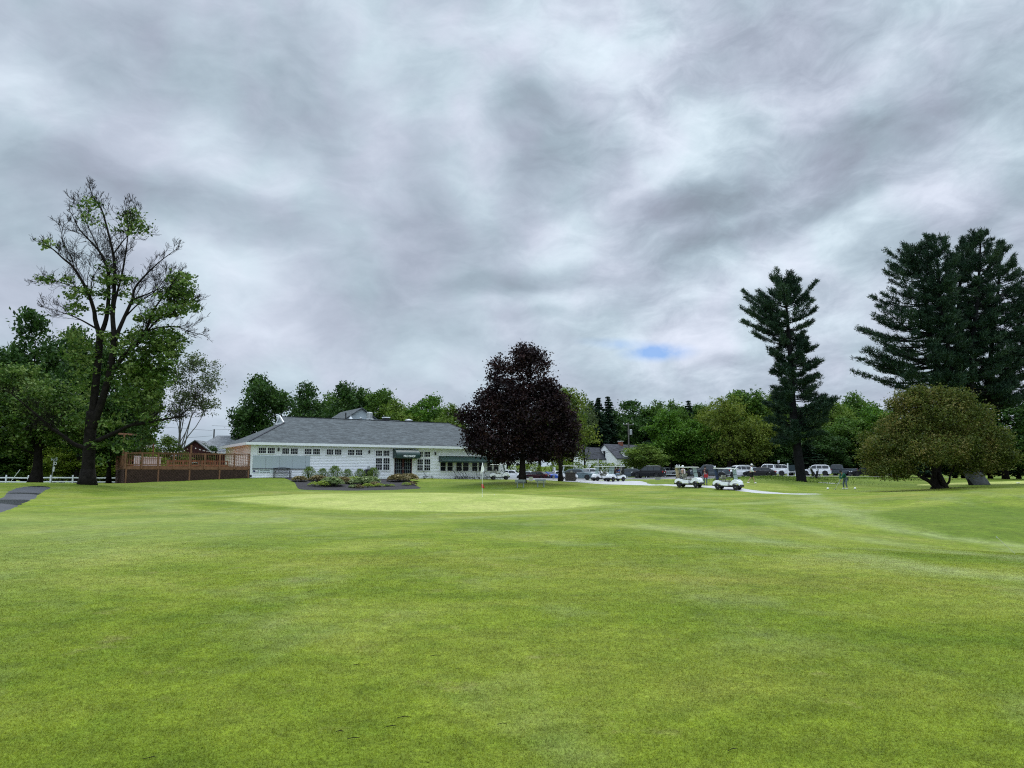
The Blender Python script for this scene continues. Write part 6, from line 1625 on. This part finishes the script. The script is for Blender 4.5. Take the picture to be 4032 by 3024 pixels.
g=G(3205,93,.02); c=copy_tree(t2); c.location=g; c.rotation_euler=(0,0,R(-20)); c['label']='push cart carrying two dark bags behind the right side of the pine trunk'; c['group']='push carts by the tees'
golf_bag((g.x-.05,g.y-.1,g.z+.32),.3,M_DARK,'black golf bag on the push cart by the pine trunk',.85,25); golf_bag((g.x+.35,g.y+.2,g.z+.02),2.4,cbk,'second black golf bag leaning by the push cart near the pine',.85,12)

# ------------------------------------------------------------------ slatted bin, white box
g=G(2246,90); e=empty('slatted_bin',g,R(-3),'brown slatted waste bin enclosure beside the cart apron','bin')
M_SLAT=mat('brown_slats',(.075,.065,.055),.8,var=.2,scale=3)
mb=MB(); 
for i in range(13): x=-.58+i*.09; mb.box(x,x+.075,-.40,-.37,.03,.95); mb.box(x,x+.075,.37,.40,.03,.95)
for i in range(8): y=-.36+i*.09; mb.box(-.60,-.57,y,y+.075,.03,.95); mb.box(.57,.60,y,y+.075,.03,.95)
mb.build('slats',M_SLAT,e); MB().box(-.56,.56,-.36,.36,0,.90).build('liner',M_PLASTIC,e); MB().box(-.64,.64,-.44,.44,.951,1.0).build('lid',M_SLAT,e,bevel=.01)
g=G(2090,85); e=empty('utility_box',g,0,'small pale box standing on the kerb right of the maple trunk','box')
MB().box(-.22,.22,-.2,.2,0,.45).build('case',M_BALL,e,bevel=.02); MB().box(-.25,.25,-.23,.23,.451,.49).build('box_lid',M_PANEL,e)
g=G(2596,100); e=empty('stone_block',g,.1,'low grey concrete block on the grass below the black sport utility vehicle','block')
MB().box(-.5,.1,-.2,.2,-.1,.32).build('block_body',M_CONC,e,bevel=.02); MB().box(-.55,.45,-.24,.24,.321,.40).build('block_cap',M_CONC,e,bevel=.02)

# ------------------------------------------------------------------ fences
def post_rail(points,zr,post_w,label,cat='fence',step=2.45,rails=(.30,.74),h=.95,name='rail_fence'):
    a=points[0]; o0=Vector((*a,gz(*a))); e=empty(name,o0,0,label,cat)
    P_=[Vector((*p,gz(*p))) for p in points]
    L_=(P_[1]-P_[0]).length; n=max(1,round(L_/step)); ps=[P_[0].lerp(P_[1],i/n) for i in range(n+1)]
    for p in ps: p.z=gz(p.x,p.y)
    cap_=None
    for p in ps:
        q=p-o0; w=post_w; o=MB().box(q.x-w,q.x+w,q.y-w,q.y+w,q.z-.2,q.z+h).build('post',M_WHITE,e); MB().lathe([(w*1.5,0),(w*1.5,.03),(.01,.09)],(q.x,q.y,q.z+h+.001),'z',4).build('post_cap',M_WHITE,o)
    for r in rails:
        for p,q in zip(ps[:-1],ps[1:]):
            MB().bar(p-o0+Vector((0,-w*0,r)),q-o0+Vector((0,0,r)),.05,.13).build('rail',M_WHITE,e)
    return e
post_rail([gxy(-150,85),gxy(462,85)],0,.06,'white two-rail fence running behind the trunks at the left')
post_rail([gxy(2470,126),gxy(2545,124)],0,.07,'short white rail fence behind the dark sedan by the lot',h=1.1,rails=(.45,.95))
post_rail([gxy(2620,128),gxy(2690,126)],0,.07,'white rail fence between the black sport utility vehicle and the left path cart',h=1.15,rails=(.45,1.0))
# dark guard rail at the back of the lot
a,b=G(2700,139),G(3400,142); e=empty('guard_rail',a,0,'long dark guard rail along the back edge of the parking lot','guard rail')
n=24; MB().bar((0,0,.75),tuple(b-a+Vector((0,0,.75))),.06,.28).build('rail',M_STEEL,e)
for i in range(n+1): q=(b-a)*(i/n); MB().box(q.x-.06,q.x+.06,q.y+.04,q.y+.14,q.z-.2,q.z+.9).build('post',M_STEEL,e)
# board sign between two white posts
g=G(3118,121); e=empty('notice_board',g,R(6),'dark notice board hung between two white posts left of the single pine','sign')
for s_ in (-1,1): MB().box(s_*.62-.07,s_*.62+.07,-.07,.07,-.3,2.0).build('post',M_WHITE,e)
MB().box(-.54,.54,-.03,.03,.85,1.75).build('board',mat('dark_board',(.02,.035,.045),.6),e); MB().box(-.54,.54,-.04,.04,.62,.72).build('cross_bar',M_WHITE,e)
# traffic signs
def sign(px,pyt,D,w,h,label,txt=None,tilt=0,post=M_STEEL,rows=0):
    g=G(px,D); zt=P(px,pyt,D).z-g.z; e=empty('road_sign',g,R(tilt),label,'sign')
    MB().tube([(0,0,-.3),(0,0,zt-h*.3)],.03,6).build('post',post,e); pl=MB().box(-w/2,w/2,-.055,-.035,zt-h,zt).build('plate',M_WHITE,e,bevel=.008)
    mb=MB()
    if rows:
        for i in range(rows): z=zt-h*(.22+.6*i/max(1,rows-1)); mb.box(-w*.3,w*.3,-.060,-.0555,z-h*.05,z+h*.05)
    else:
        mb.box(-w*.18,w*.18,-.060,-.0555,zt-h*.34,zt-h*.24); mb.box(-w*.18,-w*.08,-.060,-.0555,zt-h*.76,zt-h*.341); mb.box(w*.08,w*.18,-.060,-.0555,zt-h*.76,zt-h*.341); mb.box(-w*.079,w*.079,-.060,-.0555,zt-h*.76,zt-h*.66)
    mb.build('marking',M_GREYTXT,pl)
sign(2322,1828,110,.32,.36,'small white sign on a post over the windscreen of the grey-green sedan')
sign(2184,1840,112,.26,.5,'narrow white sign on a post between the hedge and the maple stem',rows=3)
sign(3068,1812,131,.36,.40,'small white sign on a post above the white pickup bed')
# sign post at the left with letters
g=G(206,80); e=empty('sign_post',g,0,'pale post carrying letters and small plates between the two big trunks at the left','sign')
zt=P(206,1800,80).z-g.z; MB().tube([(-.08,0,-.2),(.08,0,zt-.1)],.045,8).build('post',M_STEEL,e)
text_mesh('K',.45,'letter',M_PANEL,e,(-.06,-.08,zt-.22),(R(90),0,0),bold=.01); text_mesh('S',.45,'letter',M_PANEL,e,(.36,-.08,zt-.22),(R(90),0,0),bold=.01); text_mesh('D',.45,'letter',M_WHITE,e,(.26,-.08,zt-.66),(R(90),0,0),bold=.012)
MB().box(.06,.22,-.07,-.05,zt-1.22,zt-.98).build('small_plate',M_WHITE,e); MB().box(.04,.2,-.07,-.05,zt-1.48,zt-1.235).build('small_plate',M_WHITE,e)
g=G(42,82); a=P(42,1897,82)-g; b=P(79,1849,82)-g; o=MB().tube([tuple(a),tuple(b)],.035,6).build('leaning_pole',M_WHITE,None); o.location=g; tag(o,'thin white leaning pole beyond the rail fence at far left','pole')
# utility poles and wires
def upole(px,pyt,D,label,arm=2.4,tr=True,mat_=M_BARKG,r=.16):
    g=G(px,D); z=P(px,pyt,D).z-g.z; e=empty('utility_pole',g,R(8),label,'utility pole')
    MB().tube([(0,0,-.3),(0,0,z)],[r,r*.7],9).build('pole',mat_,e)
    if arm: 
        MB().box(-arm/2,arm/2,-.06,.06,z-.45,z-.30).build('cross_arm',M_BARKG,e)
        for x in (-arm*.45,-arm*.15,arm*.45): MB().lathe([(.05,0),(.07,.08),(.03,.2)],(x,0,z-.299),'z',8).build('insulator',M_BALL,e)
    if tr: MB().lathe([(.22,0),(.26,.05),(.26,.95),(.2,1.02)],(.42,-.05,z-2.3),'z',12).build('transformer',M_STEEL,e)
    return g,z
g1,z1=upole(2478,1664,142,'tall grey utility pole with a cross arm and transformer above the white house',2.0)
g1b,z1b=upole(835,1690,140,'dark utility pole rising behind the wooden deck',0,False,M_BARK,.16)
upole(1002-5,1752,112,'thin dark pole in front of the maroon house roof',0,False,M_BARK,.06) if False else None
g2,z2=upole(3122,1560,150,'pale utility pole seen beside the single pine trunk',0,False)
g=G(2356,112); e=empty('light_post',g,0,'plain grey post between the two roofs of the white house and the carts','post'); z=P(2356,1808,112).z-g.z
MB().tube([(0,0,-.2),(0,0,z)],.07,7).build('post_shaft',M_STEEL,e); MB().box(-.09,.09,-.09,.09,z+.001,z+.05).build('post_cap',M_STEEL,e)
g=G(2178,104); e=empty('light_post',g,0,'thin post left of the narrow white sign by the blue coupe','post'); z=P(2178,1815,104).z-g.z
MB().tube([(0,0,-.2),(0,0,z)],.05,7).build('post_shaft',M_STEEL,e); MB().lathe([(.08,0),(.08,.06)],(0,0,z+.001),'z',8).build('post_cap',M_STEEL,e)
def wires(pts,label,n_=16,r=.03,sag=.02):
    a,b=pts; o=MB(); L_=(b-a).length
    q=[a.lerp(b,t/n_)-Vector((0,0,sag*L_*4*(t/n_)*(1-t/n_))) for t in range(n_+1)]; m=o.tube([tuple(p-a) for p in q],r,5).build('power_line',M_PLASTIC,None); m.location=a; tag(m,label,'cable','overhead cables')
top=g1+Vector((0,0,z1-.3)); mid=g1+Vector((0,0,z1-5.5))
wires((P(2200,1788,118),P(2478,1752,142)),'lower dark cable sagging across the front of the white house',r=.035); wires((P(2180,1796,117),P(2478,1758,142)),'second dark cable just under the other across the white house',r=.03)
wires((P(2478,1754,142),P(2760,1770,150)),'dark cable leaving the tall utility pole to the right',r=.03)
wires((P(560,1672,140),P(835,1695,140)),'thin cable crossing the sky left of the dark pole behind the deck',r=.02,sag=.006)
wires((P(835,1676,140),P(1010,1680,138)),'upper thin cable crossing the sky between the grey tree and the clubhouse',r=.025,sag=.004)
wires((P(835,1693,140),P(1010,1684,138)),'lower thin cable crossing the sky between the grey tree and the clubhouse',r=.02,sag=.004)
wires((P(600,1730,140),P(835,1716,140)),'lowest thin cable above the deck posts',r=.02,sag=.006)
# stake lower right
D0=18.6; a=Vector((P(4004,2140,D0).x,D0,gz(P(4004,2140,D0).x,D0))); 
b=P(3958,2104,D0+.55)
e=empty('hazard_stake',a,0,'thin pale leaning stake stuck in the grass at the lower right','stake')
tipv=Vector((-.30,.25,.36)); MB().bar((0,0,-.06),tuple(tipv),.018,.012).build('shaft',mat('faded_stake',(.42,.45,.25),.8),e); MB().bar(tuple(tipv*1.001),tuple(tipv*1.06),.02,.014).build('stake_tip',M_PANEL,e)
# twigs and clippings on the near turf
rg=random.Random(12)
for i,(px,py) in enumerate([(1338,2885),(1393,2912),(1545,2865),(1403,2622),(1450,2620),(1720,2584),(1806,2636),(2885,2957),(600,2990),(2990,2440),(1980,2855),(1595,2828)]):
    d=direction(px,py); t=-EYE/d.z; x,y=d.x*t,d.y*t
    o=MB().tube([(-.05-.03*(i%3),0,.016),(.0,.012,.022),(.05+.02*(i%2),-.01,.017)],[.004,.006,.003],5).build('twig',M_BARK,None); o.location=(x,y,gz(x,y)); o.rotation_euler=(0,0,rg.random()*.9-.2); o.scale=(.5,.5,.5); tag(o,'small dark twig lying on the near fairway grass','twig','twigs on the near fairway')

# ------------------------------------------------------------------ houses
M_HW=mat('white_house_clapboard',(.88,.89,.90),.6,var=.04,scale=.8)
HD=152.
g=G(2418,HD); hr=R(-28)
pk=P(2380,1751,HD); H_=pk.z-g.z; ev=P(2418,1806,HD).z-g.z
loc=Vector((P(2380,1751,HD).x,HD,g.z))
h=empty('white_house',loc,R(38),'white cape house with a steep gable, dormer and brick chimney beyond the hedge','house')
# gable end faces -x (toward the left front); ridge along +x
gw_=3.3
gable_block('main',0,9.5,-gw_,gw_,-1,ev,H_,'x',h,M_HW,M_ROOF2,.18)
def fr(x,y,z,w,hh,ax):
    if ax=='x': m=MB().box(x-.03,x+.03,y-w/2-.08,y+w/2+.08,z-hh/2-.08,z+hh/2+.08).build('window',M_WHITE,h); MB().box(x-.05,x-.031,y-w/2,y+w/2,z-hh/2,z+hh/2).build('pane',M_PANE,m)
    else: m=MB().box(x-w/2-.08,x+w/2+.08,y-.03,y+.03,z-hh/2-.08,z+hh/2+.08).build('window',M_WHITE,h); MB().box(x-w/2,x+w/2,y-.05,y-.031,z-hh/2,z+hh/2).build('pane',M_PANE,m)
fr(-.05,0,ev+.9,.5,1.25,'x'); fr(-.05,-1.6,1.5,.7,1.1,'x'); fr(-.05,1.4,1.5,.7,1.1,'x'); fr(2.2,-gw_-.05,1.5,.9,1.2,'y'); fr(5,-gw_-.05,1.5,.9,1.2,'y'); fr(7.8,-gw_-.05,1.5,.9,1.2,'y')
# dormer
dz0=ev+.35; 
mb=MB(); mb.prism([(2.3,dz0),(3.7,dz0),(3.7,dz0+1.15),(3.0,dz0+1.75),(2.3,dz0+1.15)],-gw_+.25,-gw_+2.2); dm=mb.build('dormer',M_HW,h)
MB().prism([(2.12,dz0+1.02),(3.0,dz0+1.78),(3.88,dz0+1.02),(3.88,dz0+1.12),(3.0,dz0+1.9),(2.12,dz0+1.12)],-gw_+.12,-gw_+2.3).build('dormer_roof',M_ROOF2,dm)
MB().box(2.72,3.28,-gw_+.22,-gw_+.249,dz0+.22,dz0+1.05).build('pane',M_PANE,dm)
MB().box(4.2,4.9,-.35,.35,H_-.8,H_+.75).build('chimney',M_BRICK,h); MB().box(4.12,4.98,-.43,.43,H_+.751,H_+.85).build('chimney_cap',M_WHITE,h)
# lower wing on the left, set back
wz=P(2298,1765,HD).z-g.z; wev=P(2325,1808,HD).z-g.z
wg,wr_=gable_block('wing',-5.4,-.02,-.35,3.2,-1,wev,wz,'x',h,M_HW,M_ROOF2,.15)
fr(-4.0,-.40,1.7,.7,.8,'y'); fr(-1.6,-.40,1.7,.7,.8,'y')
# maroon house beyond the deck
HD2=112.; p=P(786,1722,HD2); g=G(786,HD2); h=empty('maroon_house',(p.x,HD2,g.z),R(6),'dark maroon house with grey roofs, white arched window and lattice gable behind the deck','house')
zr_=P(806,1714,HD2).z-g.z; M_MAR=mat('maroon_siding',(.045,.014,.016),.8,var=.15,scale=1.5)
M_ROOF3=shingles('pale_grey_shingles',(.17,.18,.19))  # paler than the other roofs: sky reflection put into the colour
def hip_block(parent,x0,x1,y0,y1,ze,zr,inset,wm,rm,ov=.4):
    MB().box(x0,x1,y0,y1,-1,ze).build('wall',wm,parent); ym=(y0+y1)/2
    A,B,C,D=(x0-ov,y0-ov,ze),(x1+ov,y0-ov,ze),(x1+ov,y1+ov,ze),(x0-ov,y1+ov,ze); r1,r2=(x0+inset,ym,zr),(x1-inset,ym,zr)
    mb=MB(); mb.add([A,B,C,D,r1,r2],[(0,1,5,4),(1,2,5),(2,3,4,5),(3,0,4),(0,3,2,1)]); r=mb.build('roof',rm,parent)
    MB().box(x0-ov-.05,x1+ov+.05,y0-ov-.08,y0-ov-.002,ze-.2,ze-.01).build('fascia',M_WHITE,parent)
zr_=P(806,1714,HD2+5).z-g.z; M_MAR=mat('maroon_siding',(.07,.018,.02),.8,var=.15,scale=1.5)
hip_block(h,-1.6,9.5,1.6,9.6,zr_-2.7,zr_,2.6,M_MAR,M_ROOF3)
zr2=P(782,1738,HD2).z-g.z
gable_block('porch',-2.2,2.0,-1.5,3.9,-1,zr2-1.55,zr2,'y',h,M_MAR,M_ROOF3,.35)
mb=MB()
for i in range(10):
    a0,a1=math.pi*i/10,math.pi*(i+1)/10; mb.bar((.0+1.0*math.cos(a0),-1.56,zr2-4.2+1.15*math.sin(a0)),(0+1.0*math.cos(a1),-1.56,zr2-4.2+1.15*math.sin(a1)),.16,.08)
mb.bar((-1.05,-1.56,zr2-4.2),(1.05,-1.56,zr2-4.2),.12,.1); wa=mb.build('arched_window',M_WHITE,h)
mb=MB(); mb.prism([(math.cos(math.pi*i/10)*.93,zr2-4.14+1.05*math.sin(math.pi*i/10)) for i in range(11)],-1.53,-1.505); mb.build('pane',M_PANE,wa)
# white house behind the purple maple
HD3=168.; g=G(1985,HD3); h=empty('white_house',g,R(20),'white house glimpsed between the clubhouse end and the purple maple trunk','house')
gable_block('main',-1.0,7.5,0,7,-1,4.2,7.2,'x',h,M_HW,M_ROOF2,.3)
for x in (1,3.2,5.4): fr(x,-.05,2.6,.9,1.1,'y')
